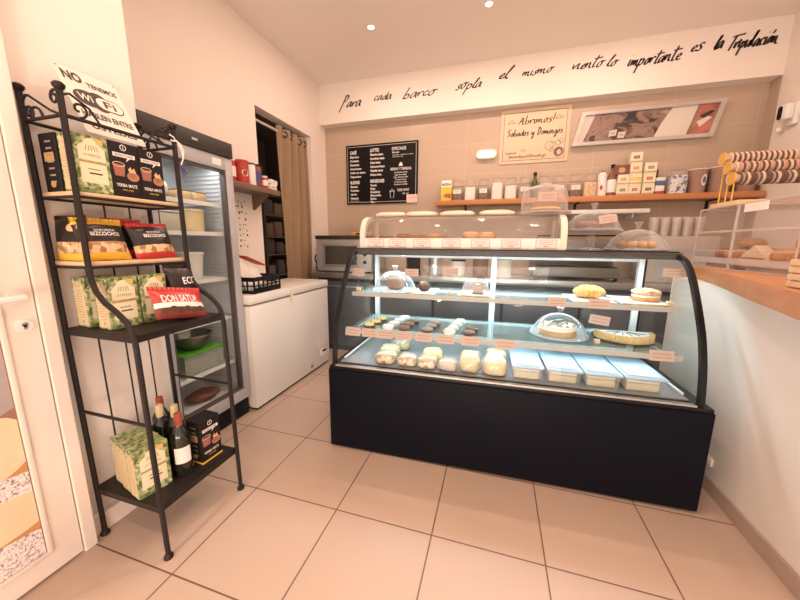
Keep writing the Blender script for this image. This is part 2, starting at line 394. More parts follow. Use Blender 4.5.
# shopfront side wall that the poster door sits in
S('wall_left_front', M().box(-.62, -.43, -2.6, -1.0, 0, H).box(-.62, -.43, -1.0, 0, 2.2, H), WALL)
S('wall_back', M().box(XL, XR, YB, YB+.1, 0, H), BACKT)
S('wall_back_beam', M().box(XL, XR, 2.935, YB, 2.60, H), WALL)
S('wall_right', M().box(XR, XR+.1, -2.6, YB+.1, 0, H), WALL)
S('wall_right_tiles', M().box(XR-.006, XR, 2.935, YB, .9, 2.60), BACKT)
S('wall_right_low', M().box(2.195, 2.30, -2.2, 1.75, 0, 1.03), WALLR)
bs = M().box(2.183, 2.195, -2.2, 1.75, 0, .075, bev=.003); S('baseboard_right', bs, BASEB)
S('baseboard_left', M().box(-.478, -.447, .012, .43, 0, .085, bev=.002), WALL)
# shopfront behind the camera: wall with a wide opening to the street
w = M(); w.box(-.62, -.2, -2.7, -2.6, 0, H); w.box(2.9, XR+.1, -2.7, -2.6, 0, H); w.box(-.2, 2.9, -2.7, -2.6, 2.4, H); w.box(-.2, 2.9, -2.7, -2.6, 0, .12)
S('wall_front', w, WALL)
# storeroom beyond the doorway
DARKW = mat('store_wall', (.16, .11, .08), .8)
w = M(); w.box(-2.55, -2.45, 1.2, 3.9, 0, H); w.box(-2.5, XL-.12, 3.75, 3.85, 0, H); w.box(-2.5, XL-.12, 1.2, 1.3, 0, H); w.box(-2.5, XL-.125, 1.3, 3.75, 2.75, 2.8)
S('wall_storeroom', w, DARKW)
# ---------------------------------------------------------------- door with the food poster (far left)
DOORP = mat('door_paint', (.82, .74, .67), .5, var=.03, scale=4)
d = M(); d.box(-.45, -.41, -.035, 0.008, 0, 2.2, bev=.004); d.box(-.45, -.41, -1.0, -.965, 0, 2.2, bev=.004); d.box(-.45, -.41, -.965, -.035, 2.16, 2.2)
S('door_1_frame', d, DOORP)
dr = S('door_1', M().box(-.455, -.414, -.962, -.038, .012, 2.155, bev=.003), DOORP)
m = M()
for a in ((-.135, -.121, .105, 2.0), (-.86, -.846, .105, 2.0)): m.box(-.414, -.405, a[0], a[1], a[2], a[3], bev=.002)
m.box(-.414, -.405, -.86, -.121, .095, .109, bev=.002); m.box(-.414, -.405, -.86, -.121, 1.99, 2.004, bev=.002)
m.build('glazing_bead', DOORP, dr)
po = M(); B = basis((-.4135, -.49, 1.05), (0, 1, 0), (0, 0, 1)); po.quad(B, .71, 1.88)
pp = po.build('poster', mat('poster_ground', (.30, .16, .11), .5, var=.5, scale=9), dr, 0)
def ell(cx, cz, rx, rz, mi, off, seed=0, amp=.06):
    pts = [(cx+rx*math.cos(t)*(1+amp*noise.noise(Vector((math.cos(t)*2, math.sin(t)*2, seed)))), cz+rz*math.sin(t)*(1+amp*noise.noise(Vector((math.cos(t)*2, math.sin(t)*2, seed+5))))) for t in [2*PI*k/48 for k in range(48)]]
    pts = [(min(.352, max(-.352, p[0])), min(.93, max(-.938, p[1]))) for p in pts]
    po.poly(B, pts, mi, off)
po = M()
DOUGH = mat('poster_dough', (.80, .60, .40), .55, var=.12, scale=5); DOUGHD = mat('poster_dough_brown', (.55, .27, .10), .55, var=.25, scale=8); GREY = mat('poster_grey', (.40, .35, .34), .5, var=.25, scale=6)
ell(.05, .05, .5, .17, 1, .0004, 1); ell(.0, -.21, .5, .22, 3, .0005, 8)
ell(.02, -.56, .46, .12, 2, .0006, 2, .02); ell(.0, -.49, .42, .155, 0, .0008, 3, .03)
ell(0, -.66, .52, .075, 3+1, .0010, 4, .1)
ell(.02, -.765, .50, .095, 2, .0012, 5, .02); ell(.02, -.745, .50, .085, 0, .0014, 6, .02)
ell(0, -.90, .55, .085, 4, .0016, 7, .12)
po.build('food_print', [DOUGH, mat('poster_brown', (.25, .10, .05), .5, var=.5, scale=20), DOUGHD, GREY, COCO], pp, 0, label='printed close-up of coconut rolled biscuits')
h = M(); h.cyl((-.414, -.085, 1.045), (-.402, -.085, 1.045), .024); h.cyl((-.404, -.085, 1.045), (-.362, -.085, 1.045), .010)
h.tube([(-.366, -.08, 1.045), (-.36, -.12, 1.045), (-.36, -.21, 1.043)], [.011, .012, .010], 10); h.build('lever_handle', WHITE, dr)
m = M(); m.cyl((-.414, -.076, .945), (-.408, -.076, .945), .022, seg=24); m.build('lock_cover', WHITE, dr)
m = M(); m.cyl((-.4085, -.076, .950), (-.405, -.076, .950), .008, seg=14); m.box(-.4085, -.405, -.080, -.072, .934, .95); m.build('keyhole', STEEL, dr)

# ================================================================== BAKER'S RACK
rk = thing('bakers_rack', 'black wrought iron baker\'s rack with scrolled ends against the left pillar', 'shelf rack', (-.27, .235, 0))
YL, YR, XBK, XF, XU = .045, .42, -.452, -.085, -.262
def fcurve(x_up): return
cur = [(XU, .0)]
def post(y, ztop):
    p = [(XU, y, ztop), (XU, y, 1.16), (XU+.004, y, 1.09)]
    p += [(XU+.02, y, 1.05), (XU+.055, y, 1.015), (XU+.105, y, .985), (XU+.145, y, .955), (XU+.166, y, .925), (XF-.002, y, .89), (XF, y, .85), (XF+.012, y, .012)]
    return p
for y in (YL, YR):
    m = M(); m.tube(post(y, 1.70), .0095, 8); m.build('front_post', IRON, rk, world=True)
    m = M(); m.tube([(XBK-.012, y, 1.72), (XBK+.02, y, .012)], .0095, 8); m.build('rear_post', IRON, rk, world=True)
    for x, z in ((XU, 1.70), (XBK-.012, 1.72)):
        m = M(); m.lathe([(0, -.012), (.010, -.008), (.016, 0), (.017, .007), (.011, .014), (0, .017)], (x, y, z+.01), 16); m.build('finial', IRON, rk, world=True)
    for x in (XF+.012, XBK+.02):
        m = M(); m.lathe([(0, 0), (.016, 0), (.017, .008), (.011, .02), (0, .022)], (x, y, 0), 16); m.build('foot', IRON, rk, world=True)
    # scroll work between the posts of each end
    m = M(); a, b = XBK-.008, XU; zb = 1.628
    m.tube([(a, y, zb), (b, y, zb)], .006, 6)
    L = arc(a+.032, zb+.050, .026, PI, PI*.35, 8) + [(b-.06, zb+.02)] + [(b-.012, zb+.002)]
    m.tube([(q[0], y, q[1]) for q in L], .0042, 6)
    m.tube([(q[0], y, q[1]) for q in spiral(b-.028, zb+.055, .026, .007, -PI*.1, PI*2.6, 26)], .0042, 6)
    m.tube([(q[0], y, q[1]) for q in spiral(a+.030, zb+.024, .024, .006, -PI*.5, PI*2.2, 26)], .0042, 6)
    m.tube([(q[0], y, q[1]) for q in arc(a+.062, zb, .036, 0, PI*.75, 10)], .0042, 6)
    m.build('end_scroll', IRON, rk, world=True)
    for z in (.565,):
        m = M(); m.tube([(XBK+.012, y, z), (XF+.005, y, z)], .0065, 6); m.build('side_rung', IRON, rk, world=True)
# long front rail with scrolls, back rail and thin back rods
m = M(); m.tube([(XU, YL, 1.628), (XU, YR, 1.628)], .0065, 6);
for c, s_ in ((YL+.045, 1), (YR-.05, -1)):
    m.tube([(XU, q[0], q[1]) for q in spiral(c, 1.66, .026, .006, -PI*.5, s_*PI*2-PI*.5, 24)], .004, 6)
    m.tube([(XU, c-.035*s_, 1.692), (XU, c-.02*s_, 1.700), (XU, c+.03*s_, 1.672), (XU, c+.055*s_, 1.632)], .004, 6)
m.build('front_rail', IRON, rk, world=True)
m = M(); m.tube([(XBK-.008, YL, 1.628), (XBK-.008, YR, 1.628)], .006, 6); m.build('back_rail', IRON, rk, world=True)
for y in (.14, .235, .33):
    m = M(); m.tube([(XBK-.004, y, 1.628), (XBK+.016, y, .21)], .0032, 6); m.build('back_rod', IRON, rk, world=True)
for z in (1.396, 1.156):
    m = M(); m.box(XBK+.002, XU-.0095, YL+.004, YR-.004, z-.016, z, bev=.003); m.build('shelf_board', SHELFW, rk, world=True, label='pale wooden shelf')
    m = M()
    for x in (XBK+.001, XU): m.tube([(x, YL, z-.020), (x, YR, z-.020)], .005, 6)
    for y in (YL, YR): m.tube([(XBK, y, z-.020), (XU, y, z-.020)], .005, 6)
    m.build('shelf_frame', IRON, rk, world=True)
for z in (.905, .225):
    x1 = XF-.004; m = M(); m.box(XBK+.012, x1, YL+.002, YR-.002, z-.012, z); m.box(x1, x1+.006, YL, YR, z-.026, z-.001); m.box(XBK+.012, x1, YL-.003, YL+.003, z-.026, z-.001); m.box(XBK+.012, x1, YR-.003, YR+.003, z-.026, z-.001)
    m.build('metal_shelf', IRON, rk, world=True, label='black metal shelf')

# ---------------------------------------------------------------- wifi sign leaning on the top of the rack
sg = thing('notice_sign', 'white tin sign about wifi leaning back on top of the iron rack', 'sign', (-.287, .219, 1.604), rot=(0, math.radians(-29), 0))
# local: +y right, +z up the sign, +x towards the viewer
out = [(-.097, .0), (-.06, -.001), (-.03, -.001), (.03, -.001), (.07, -.001), (.097, .002), (.1, .012), (.097, .045), (.097, .275), (-.097, .275), (-.097, .045), (-.101, .012)]
m = M(); m.prism(out, -.003, 0, ax=0); m.build('tin_plate', mat('tin_white', (.80, .74, .66), .5, var=.05, scale=12), sg, 30)
SI = mat('sign_ink', (.055, .045, .04), .6); B = basis((.0002, 0, 0), (0, 1, 0), (0, 0, 1))
def at(o, y, z): return o @ Matrix.Translation((y, z, 0))
m = M(); m.text('NO', at(B, -.055, .238), h=.036, w=.058, bold=.045); m.text('TENEMOS', at(B, .033, .222), h=.020, w=.098, bold=.03)
m.build('top_lettering', SI, sg, 0); m = M(); m.text('HABLEN ENTRE', at(B, .0, .084), h=.024, w=.165, bold=.035); m.text('USTEDES', at(B, .0, .034), h=.022, w=.150, bold=.035)
for q in ((-.088, .266), (.088, .266)): m.disc(B, .003, off=.0006, cx=q[0], cy=q[1], seg=10)
m.build('bottom_lettering', SI, sg, 0)
m = M(); m.disc(B, .046, .034, off=.0006, cx=-.034, cy=.155); m.disc(B, .030, .026, off=.0008, cx=.0, cy=.168); m.disc(B, .026, .022, off=.0009, cx=-.002, cy=.135)
pill = arc(.05, .152, .029, -PI/2, PI/2, 10)+arc(.012, .152, .029, PI/2, PI*1.5, 10); m.poly(B, pill, 0, .001)
m.build('logo_ground', SI, sg, 0)
m = M(); pill = arc(.05, .152, .025, -PI/2, PI/2, 10)+arc(.012, .152, .025, PI/2, PI*1.5, 10); m.poly(B, pill, 0, .0014); m.text('Wi', at(B, -.044, .157), h=.028, w=.044, off=.0016, bold=.02)
m.build('logo_pill', mat('tin_white', ), sg, 0)
m = M(); m.text('Fi', at(B, .030, .152), h=.030, w=.040, off=.002, bold=.02); m.build('logo_letters', SI, sg, 0)

# ---------------------------------------------------------------- yerba boxes
def yerba(label, group, loc, rz=0):
    t = thing('yerba_box', label, 'box', loc, rz, group)       # front faces +x; w=y .105, d=x .085, h .19
    m = M(); m.box(-.070, 0, -.0525, .0525, 0, .19, bev=.0015, seg=1); m.build('carton', PLEAF, t, 0)
    m = M()
    Bs = basis((-.035, -.0526, .095), (1, 0, 0), (0, 0, 1))
    m.poly(Bs, [(-.028, -.088)]+[(.028, -.088), (.028, .055)]+arc(0, .055, .028, 0, PI, 12)[1:], 0, .0005)
    m.build('side_panel', TANC, t, 0, label='tan side panel')
    m = M(); Bs = basis((-.035, -.0526, .095), (1, 0, 0), (0, 0, 1))
    for k in range(11): m.quad(at(Bs, random.uniform(-.006, .004), .045-.010*k), .036+random.uniform(-.012, .01), .0022, 0, .0009)
    m.ring(Bs, .014, .010, .002, 0, .0009, cx=0, cy=.070); m.quad(at(Bs, .0, -.072), .008, .012, 0, .0009)
    m.build('side_print', mat('brown_print', (.38, .25, .14), .6), t, 0)
    F = basis((.0001, 0, .095), (0, 1, 0), (0, 0, 1)); m = M()
    hp = [(-.040, .012), (.040, .012), (.040, .054), (.034, .058), (.028, .064)]+arc(0, .064, .022, 0, PI, 10)+[(-.028, .064), (-.034, .058), (-.040, .054)]
    m.poly(F, hp, 0, .0006); m.quad(at(F, 0, -.030), .080, .066, 0, .0006); m.build('label_panel', CREAMC, t, 0, label='cream front label')
    m = M(); m.text('LA MERCED', at(F, 0, .030), h=.0085, w=.052, off=.0012); m.quad(at(F, 0, .0065), .082, .007, 1, .0008)
    for k in range(5): m.tube([F @ Vector((-.018+.009*k, .044, .0012)), F @ Vector((-.014+.007*k, .062, .0012))], .0011, 4)
    m.quad(at(F, -.0, -.016), .036, .004, 0, .0012); m.quad(at(F, .004, -.030), .040, .005, 2, .0012)
    m.quad(at(F, .026, .080), .022, .016, 3, .0008)
    m.build('front_print', [mat('olive_print', (.30, .27, .12), .6), mat('gold_print', (.45, .32, .12), .5), INK, mat('orange_print', (.80, .45, .15), .6)], t, 0)
    return t
y0 = yerba('green leafy yerba box in front on the top wooden shelf, by the left post', 'yerba boxes', (-.270, .112, 1.3965))
gy = 'yerba boxes'
dup(y0, (-.352, .125, .9055), label='green leafy yerba box at the rear left of the third shelf, tan side showing', group=gy)
dup(y0, (-.236, .125, .9055), label='green leafy yerba box at the front left of the third shelf, behind the curved post', group=gy)
dup(y0, (-.236, .238, .9055), label='green leafy yerba box on the third shelf tucked behind the red snack bag', group=gy)
bx = dup(y0, (-.318, .140, .2255), math.radians(-11), label='green leafy yerba box on the bottom shelf, rearmost of the three', group=gy)
bx.scale = (1, 1.12, 1.06)
bx = dup(y0, (-.246, .120, .2255), math.radians(-11), label='green leafy yerba box on the bottom shelf, middle of the three', group=gy)
bx.scale = (1, 1.12, 1.06)
bx = dup(y0, (-.174, .102, .2255), math.radians(-11), label='green leafy yerba box on the bottom shelf, frontmost with its label showing', group=gy)
bx.scale = (1, 1.12, 1.06)
# black mate boxes
def matebox(label, group, loc, rz=0, w=.098, h=.195, d=.085):
    t = thing('mate_box', label, 'box', loc, rz, group)
    m = M(); m.box(-d, 0, -w/2, w/2, 0, h, bev=.0015, seg=1); m.build('carton', mat('black_card', (.016, .012, .011), .5, spec=.25), t, 0)
    F = basis((.0001, 0, h/2), (0, 1, 0), (0, 0, 1)); k = w/.098; m = M()
    m.ring(F, .011*k, .011, .0025, 0, .0008, cx=.0, cy=.080); m.quad(at(F, 0, .080), .002, .012, 0, .0008)
    m.quad(at(F, 0, .052), .076*k, .014, 0, .0008); m.poly(F, [(.012*k, .046), (.022*k, .046), (.004*k, .030)], 0, .0008)
    m.text('YERBA MATE', at(F, -.002, -.056), h=.011, w=.072*k, bold=.015, off=.0009); m.text('PARA VIAJE', at(F, 0, -.073), h=.006, w=.036*k, mi=1, off=.0009)
    m.build('front_print', [INKW, mat('yellow_print', (.80, .50, .06), .5)], t, 0)
    m = M(); m.text('SENSACIONES', at(F, 0, .052), h=.008, w=.064*k, off=.0012, bold=.01); m.build('badge_letters', INK, t, 0)
    m = M(); m.ring(F, .021*k, .009, .0025, 1, .0010, cx=-.022*k, cy=.018)
    m.poly(F, [(-.043*k, .018), (-.001*k, .018), (-.006*k, -.024), (-.038*k, -.024)], 0, .0008)
    m.disc(F, .022*k, .017, 2, .0011, cx=.024*k, cy=-.020); m.disc(F, .013*k, .011, 0, .0013, cx=.022*k, cy=-.016)
    m.poly(F, [(.008*k, .004), (.018*k, .016), (.022*k, .004), (.030*k, .013), (.036*k, -.006), (.014*k, -.008)], 3, .0012)
    m.build('mug_picture', [mat('mug_red', (.35, .13, .10), .5), mat('mug_rim', (.75, .55, .45), .5), mat('gourd_brown', (.42, .22, .10), .5), mat('straw_tan', (.70, .48, .25), .5)], t, 0)
    Bs = basis((-d/2, -w/2-.0001, h/2), (1, 0, 0), (0, 0, 1)); m = M()
    for q in range(7): m.quad(at(Bs, .004, .07-.022*q), .03, .006, 0, .0006)
    m.quad(at(Bs, .0, .020), .05, .03, 1, .0005); m.disc(Bs, .014, .011, 1, .0007, cx=.0, cy=-.07)
    m.build('side_print', [mat('grey_print', (.30, .25, .22), .6), mat('tan_print', (.50, .30, .12), .6)], t, 0)
    return t
gm = 'black mate boxes'
b0 = matebox('black mate tea box with mug picture, right beside the green box on the top shelf', gm, (-.272, .216, 1.3965))
dup(b0, (-.276, .317, 1.3965), label='black mate tea box at the right end of the top shelf', group=gm)
dup(b0, (-.359, .112, 1.3965), label='black mate tea box at the back of the top shelf, printed side showing', group=gm)
tt = matebox('black mate tea box with yellow base, turned askew at the right of the bottom shelf', None, (-.128, .330, .2255), math.radians(-3), .102, .205)
m = M(); m.box(-.086, .0012, -.0522, .0522, 0, .008); m.build('base_band', mat('yellow_print'), tt, 0, label='yellow bottom band')

# ---------------------------------------------------------------- snack bags
def bag(name, label, cat, loc, w, h, d, rot, mats, bands, group=None, crimp=.012, seed=0, texts=(), deco=None):
    """pillow bag standing in local y/z with its front to +x; bands = [(z fraction, material index)] from the bottom"""
    t = thing(name, label, cat, loc, group=group, rot=rot); nu, nv = 18, 18
    def th(u, v): return d/2*max(0, 1-abs(u)**2.4)**.6*max(0, 1-abs(v)**2.6)**.6*(1+.16*noise.noise(Vector((u*2.1+seed, v*2.3, seed))))
    def pt(u, v, s_, e=0): 
        vv = v; return Vector((s_*(th(u, v)+e), w/2*u*(1-.06*(1-abs(v))), h/2+h/2*vv))
    m = M()
    for s_ in (1, -1):
        gr = [[m.bm.verts.new(pt(-1+2*i/nu, -1+2*j/nv, s_)) for i in range(nu+1)] for j in range(nv+1)]
        for j in range(nv):
            fz = (j+.5)/nv; mi = [b for a, b in bands if fz >= a][-1]
            for i in range(nu): m.bm.faces.new((gr[j][i], gr[j][i+1], gr[j+1][i+1], gr[j+1][i])).material_index = mi
    bmesh.ops.remove_doubles(m.bm, verts=m.bm.verts[:], dist=.0004)
    m.build('pouch', mats, t, 60)
    m = M(); nz = 24
    for zc, dz in ((h, crimp), (0, -crimp*.0)):
        if not dz: continue
        A = [m.bm.verts.new((.0012*(-1)**k, -w/2+w*k/nz, zc-.001)) for k in range(nz+1)]; Bq = [m.bm.verts.new((.0012*(-1)**k, -w/2+w*k/nz, zc+dz)) for k in range(nz+1)]
        for k in range(nz): m.bm.faces.new((A[k], A[k+1], Bq[k+1], Bq[k])).material_index = bands[-1][1]
    m.build('crimped_seal', mats, t, 0)
    F = Matrix.Identity(4)
    def warp(cy, cz, rotz=0):
        def f(p):
            y = cy + p.x*math.cos(rotz)-p.y*math.sin(rotz); z = cz + p.x*math.sin(rotz)+p.y*math.cos(rotz)
            return pt(max(-1, min(1, y/(w/2))), max(-1, min(1, (z-h/2)/(h/2))), 1, .0018)
        return f
    for nm, body, cy, cz, hh, ww, mt in texts:
        m = M(); m.text(body, F, h=hh, w=ww, warp=warp(cy, cz), bold=.02); m.build(nm, mt, t, 0)
    if deco: deco(t, warp)
    return t
BKB = mat('bag_black', (.018, .013, .012), .34); BYE = mat('bag_yellow', (.78, .48, .05), .3); BRE = mat('bag_red', (.50, .035, .03), .3); BBI = voro('biscuit_print', [(0, (.30, .14, .06)), (.5, (.62, .36, .17)), (1, (.80, .60, .38))], 55, .35)
def blob_deco(spots, mt, name='biscuit_picture'):
    def f(t, warp):
        m = M()
        for cy, cz, rx, rz in spots:
            vs = [m.bm.verts.new(warp(cy, cz)(Vector((rx*math.cos(2*PI*k/14), rz*math.sin(2*PI*k/14), 0)))) for k in range(14)]
            c = m.bm.verts.new(warp(cy, cz)(Vector((0, 0, 0))))
            for k in range(14): m.bm.faces.new((c, vs[k], vs[(k+1) % 14]))
        m.build(name, mt, t, 0)
    return f
yb = [(0, 1), (.14, 2), (.42, 0), (.90, 1)]
gb = 'snack bags on the second shelf'
Tx = lambda: [('brand_letters', 'DON SATUR', -.0, .108, .007, .07, INKW), ('title_letters', 'BIZCOCHOS', .0, .094, .014, .098, INKW)]
bag('snack_bag', 'black and yellow biscuit bag facing front beside the left post on the second shelf', 'bag', (-.302, .135, 1.1575), .162, .148, .062, (0, math.radians(-16), 0), [BKB, BYE, BBI], yb, gb, texts=Tx())
bag('snack_bag', 'black and red biscuit bag at the right end of the second shelf', 'bag', (-.300, .318, 1.1575), .172, .140, .060, (math.radians(2), math.radians(-16), 0), [BKB, BRE, BBI], [(0, 1), (.16, 2), (.40, 0), (.92, 1)], gb, seed=3, texts=[('title_letters', 'BIZCOCHOS', .0, .092, .013, .095, INKW), ('brand_letters', 'DON SATUR', 0, .108, .006, .06, INKW)])
bag('snack_bag', 'black and red biscuit bag squeezed behind, between the yellow one and the red one', 'bag', (-.365, .245, 1.1575), .15, .150, .052, (0, math.radians(-6), 0), [BKB, BRE, BBI], [(0, 1), (.2, 0), (.90, 1)], gb, seed=5)
bag('snack_bag', 'black and yellow biscuit bag seen edge-on at the left end of the second shelf', 'bag', (-.378, .066, 1.1575), .175, .15, .032, (0, math.radians(-5), math.radians(-90)), [BKB, BYE, BBI], [(0, 1), (.16, 2), (.45, 0)], gb, seed=8, deco=blob_deco([(.03, .118, .028, .015)], mat('straw_tan')))
bag('snack_bag', 'black pouch standing at the right of the third shelf, behind the red bag', 'bag', (-.245, .372, .9055), .135, .215, .07, (0, math.radians(-6), 0), [BKB], [(0, 0)], None, seed=11, texts=[('title_letters', 'ECO', .022, .150, .030, .068, INKW)])
bag('snack_bag', 'red bag of mini biscuits lying tilted at the front of the third shelf', 'bag', (-.128, .268, .917), .215, .130, .045, (math.radians(-10), math.radians(-30), 0), [BRE, INKW, mat('bag_maroon', (.20, .03, .025), .35)], [(0, 2), (.1, 2), (.34, 1), (.50, 0)], None, seed=14,
    texts=[('title_letters', 'DON SATUR', -.005, .082, .030, .150, INKW)], deco=blob_deco([(-.075+.03*k, .028+.006*(k % 2), .015, .013) for k in range(6)], mat('chocolate'), 'biscuit_picture'))
# ---------------------------------------------------------------- wine bottles on the bottom shelf
WG = mat('bottle_dark', (.012, .014, .010), .12, coat=.5)
def wine(label, loc, cap, lab=True, rz=0):
    t = thing('wine_bottle', label, 'bottle', loc, rz, 'wine bottles on the bottom shelf')
    m = M(); m.lathe([(0, .004), (.030, 0), (.0365, .004), (.037, .17), (.034, .19), (.022, .212), (.0145, .228), (.0142, .275), (0, .276)], seg=28); m.build('glass_body', WG, t)
    m = M(); m.lathe([(.0146, .222), (.0152, .224), (.0152, .278), (.013, .281), (0, .281)], seg=24); m.build('capsule', cap, t)
    if lab:
        m = M(); n = 10
        for k in range(n):
            q = [(math.radians(-50+100*(k+e)/n), z) for e in (0, 1) for z in (.062, .135)]
            f = m.bm.faces.new([m.bm.verts.new((.0375*math.cos(a), .0375*math.sin(a), z)) for a, z in (q[0], q[2], q[3], q[1])])
        m.build('paper_label', PAPER, t, 30)
        m = M(); m.text('NAVARRO', basis((0, 0, .112), (0, 1, 0), (0, 0, 1)), h=.010, w=.046, warp=lambda p: Vector((.0382*math.cos(p.x/.0382), .0382*math.sin(p.x/.0382), .112+p.y))); m.build('label_letters', INK, t, 0)
    return t
wine('dark wine bottle with red capsule and white label, in front on the bottom shelf', (-.172, .222, .2255), mat('capsule_red', (.33, .07, .04), .35), rz=math.radians(-35))
wine('dark wine bottle with cream capsule, behind the green boxes on the bottom shelf', (-.318, .250, .2255), mat('capsule_cream', (.62, .52, .30), .4), False)
wine('dark wine bottle with cream capsule, standing between the red-capped bottle and the black box', (-.255, .270, .2255), mat('capsule_cream'), False)
wine('dark wine bottle with red capsule, rearmost against the back rods', (-.390, .305, .2255), mat('capsule_red'), False)
# ribbon tied round the right front post
t = thing('ribbon_tie', 'white twisted ribbon with purple end tied to the rack\'s right post', 'ribbon', (-.262, .42, 1.655))
m = M(); m.tube([(.011*math.cos(a), .011*math.sin(a), .002*math.sin(2*a)) for a in [2*PI*k/14 for k in range(14)]], .003, 6, closed=True)
m.tube([(.010, .004, 0), (.020, .012, -.01), (.018, .026, -.035), (.014, .022, -.07), (.012, .012, -.095)], .0026, 6); m.tube([(.010, 0, 0), (.014, -.012, .012), (.012, -.028, .018)], .0026, 6); m.tube([(.012, .006, -.004), (.017, .016, -.03), (.013, .024, -.06)], .0024, 6)
m.build('twisted_tie', PAPER, t)
m = M(); m.tube([(.012, .012, -.095), (.013, .022, -.115), (.012, .040, -.13)], [.003, .007, .002], 6, flat=.3); m.tube([(.012, .012, -.095), (.013, .016, -.12), (.012, .03, -.145)], [.003, .006, .002], 6, flat=.3)
m.build('purple_end', mat('purple_ribbon', (.13, .06, .22), .5), t)
#==SPLIT==
# ================================================================== GLASS DOOR FRIDGE
fr = thing('display_fridge', 'tall grey upright fridge with glass door and black top band', 'fridge', (-.77, .80, 0))
fx, y0f, y1f = -.56, .486, 1.052
m = M()
m.box(-.985, fx-.055, y0f, y0f+.03, .06, 1.75); m.box(-.985, fx-.055, y1f-.03, y1f, .06, 1.75); m.box(-.985, -.955, y0f, y1f, .06, 1.75); m.box(-.985, fx-.055, y0f, y1f, 1.72, 1.75); m.box(-.985, fx-.055, y0f, y1f, .06, .17)
m.build('cabinet', FRIDGEG, fr, 30, True)
LIN = mat('fridge_liner', (.62, .63, .64), .45)
m = M()
m.box(-.956, -.950, y0f+.03, y1f-.03, .17, 1.72); m.box(-.95, fx-.06, y0f+.03, y0f+.034, .17, 1.72); m.box(-.95, fx-.06, y1f-.034, y1f-.03, .17, 1.72); m.box(-.95, fx-.06, y0f+.034, y1f-.034, .170, .174)
for k in range(56): z = .22+k*.026; m.box(-.93, fx-.08, y1f-.042, y1f-.034, z, z+.010)
m.build('ribbed_liner', LIN, fr, 0, True)
m = M(); m.box(-.97, fx+.012, y0f, y1f, 1.748, 1.838, bev=.004); m.build('top_fascia', mat('fascia_black', (.03, .026, .026), .45), fr, 30, True, 'black top fascia')
m = M(); m.cyl((fx+.0125, .62, 1.79), (fx+.0155, .62, 1.79), .007); m.box(fx+.0125, fx+.014, .765, .80, 1.785, 1.797); m.build('lock_badge', STEEL, fr, 30, True)
m = M(); m.box(-.95, fx-.02, y0f+.01, y1f-.01, 0.0, .085); m.box(fx-.02, fx-.012, y0f+.01, y1f-.012, .01, .125)
for k in range(5): m.box(fx-.012, fx-.008, y0f+.05, y1f-.08, .03+.018*k, .038+.018*k)
m.build('kick_grille', BLACKM, fr, 0, True, 'black bottom grille')
def ringbox(m, x0, x1, ya, yb, za, zb, t, tz=None, bev=.003):
    tz = tz or t
    m.box(x0, x1, ya, ya+t, za, zb, bev=bev); m.box(x0, x1, yb-t, yb, za, zb, bev=bev); m.box(x0, x1, ya+t-.001, yb-t+.001, za, za+tz, bev=bev); m.box(x0, x1, ya+t-.001, yb-t+.001, zb-tz, zb, bev=bev); return m
DG = mat('door_grey', (.43, .44, .46), .4)
m = ringbox(M(), fx-.05, fx, y0f, y1f, .13, 1.746, .052, .075); dr = m.build('door', DG, fr, 30, True)
m = ringbox(M(), fx-.046, fx-.008, y0f+.050, y1f-.050, .203, 1.673, .014, bev=0); m.build('gasket', mat('gasket_dark', (.09, .075, .07), .6), dr, 0, True)
m = M(); m.box(fx-.030, fx-.024, y0f+.06, y1f-.06, .21, 1.665); m.build('glass_pane', GLASS, dr, 0, True)
m = M(); m.box(fx-.0005, fx+.001, .90, .965, 1.690, 1.728); m.build('door_label', INKW, dr, 0, True)
m = M(); m.text('KOMA', basis((fx, .66, 1.71), (0, 1, 0), (0, 0, 1)), h=.012, w=.05, off=.001); m.build('badge_letters', STEEL, dr, 0, True)
SHZ = [1.468, 1.288, .998, .735, .415]
for z in SHZ:
    m = M()
    for k in range(15): x = -.935+k*.021; m.box(x, x+.003, y0f+.036, y1f-.045, z-.004, z)
    m.box(-.940, fx-.068, y0f+.036, y0f+.042, z-.006, z-.001); m.box(-.940, fx-.068, y1f-.048, y1f-.042, z-.006, z-.001); m.box(fx-.072, fx-.066, y0f+.036, y1f-.043, z-.022, z+.002)
    m.build('wire_shelf', WHITE, fr, 0, True)
# fridge contents
def blobthing(name, label, cat, loc, r, mt, amp=.12, sc=14, sq=.8, seed=0, group=None, sub=3):
    o = M().blob((0, 0, r[2]), r, amp=amp, sc=sc, sq=sq, seed=seed, sub=sub, zmin=-r[2]).build(name, mt, None, 60); o.location = loc; return tag(o, label, cat, group)
BAGC = mat('bag_clear', (.66, .58, .46), .3, var=.15, scale=14)
blobthing('bread_bag', 'cloudy bag of bread on the fridge\'s top shelf, at left', 'bag', (-.75, .635, 1.469), (.09, .085, .055), BAGC, .1)
CAKE = mat('cake_tan', (.58, .40, .22), .6, var=.25, scale=25)
for i, (y, mt, lb) in enumerate(((.815, CAKE, 'tan cake block on the fridge\'s top shelf, beside the bread bag'), (.925, CAKE, 'tan cake block on the fridge\'s top shelf, furthest right'))):
    t = thing('cake_block', lb, 'cake', (-.74, y-.02, 1.469), group='cake blocks in the fridge'); m = M(); m.box(-.06, .06, -.047, .047, 0, .055, bev=.008); m.build('cake_body', mt, t); m = M(); m.box(-.055, .055, -.042, .042, .055, .064, bev=.004); m.build('glaze', BREADD, t)
t = thing('cake_tub', 'pale yellow round tub on the fridge\'s second shelf', 'tub', (-.73, .845, 1.289)); m = M(); m.lathe([(0, 0), (.082, 0), (.085, .12), (0, .122)]); m.build('tub_body', mat('tub_yellow', (.70, .58, .33), .5), t); m = M(); m.lathe([(0, .1222), (.088, .1222), (.088, .132), (0, .134)]); m.build('tub_lid', CREAMC, t)
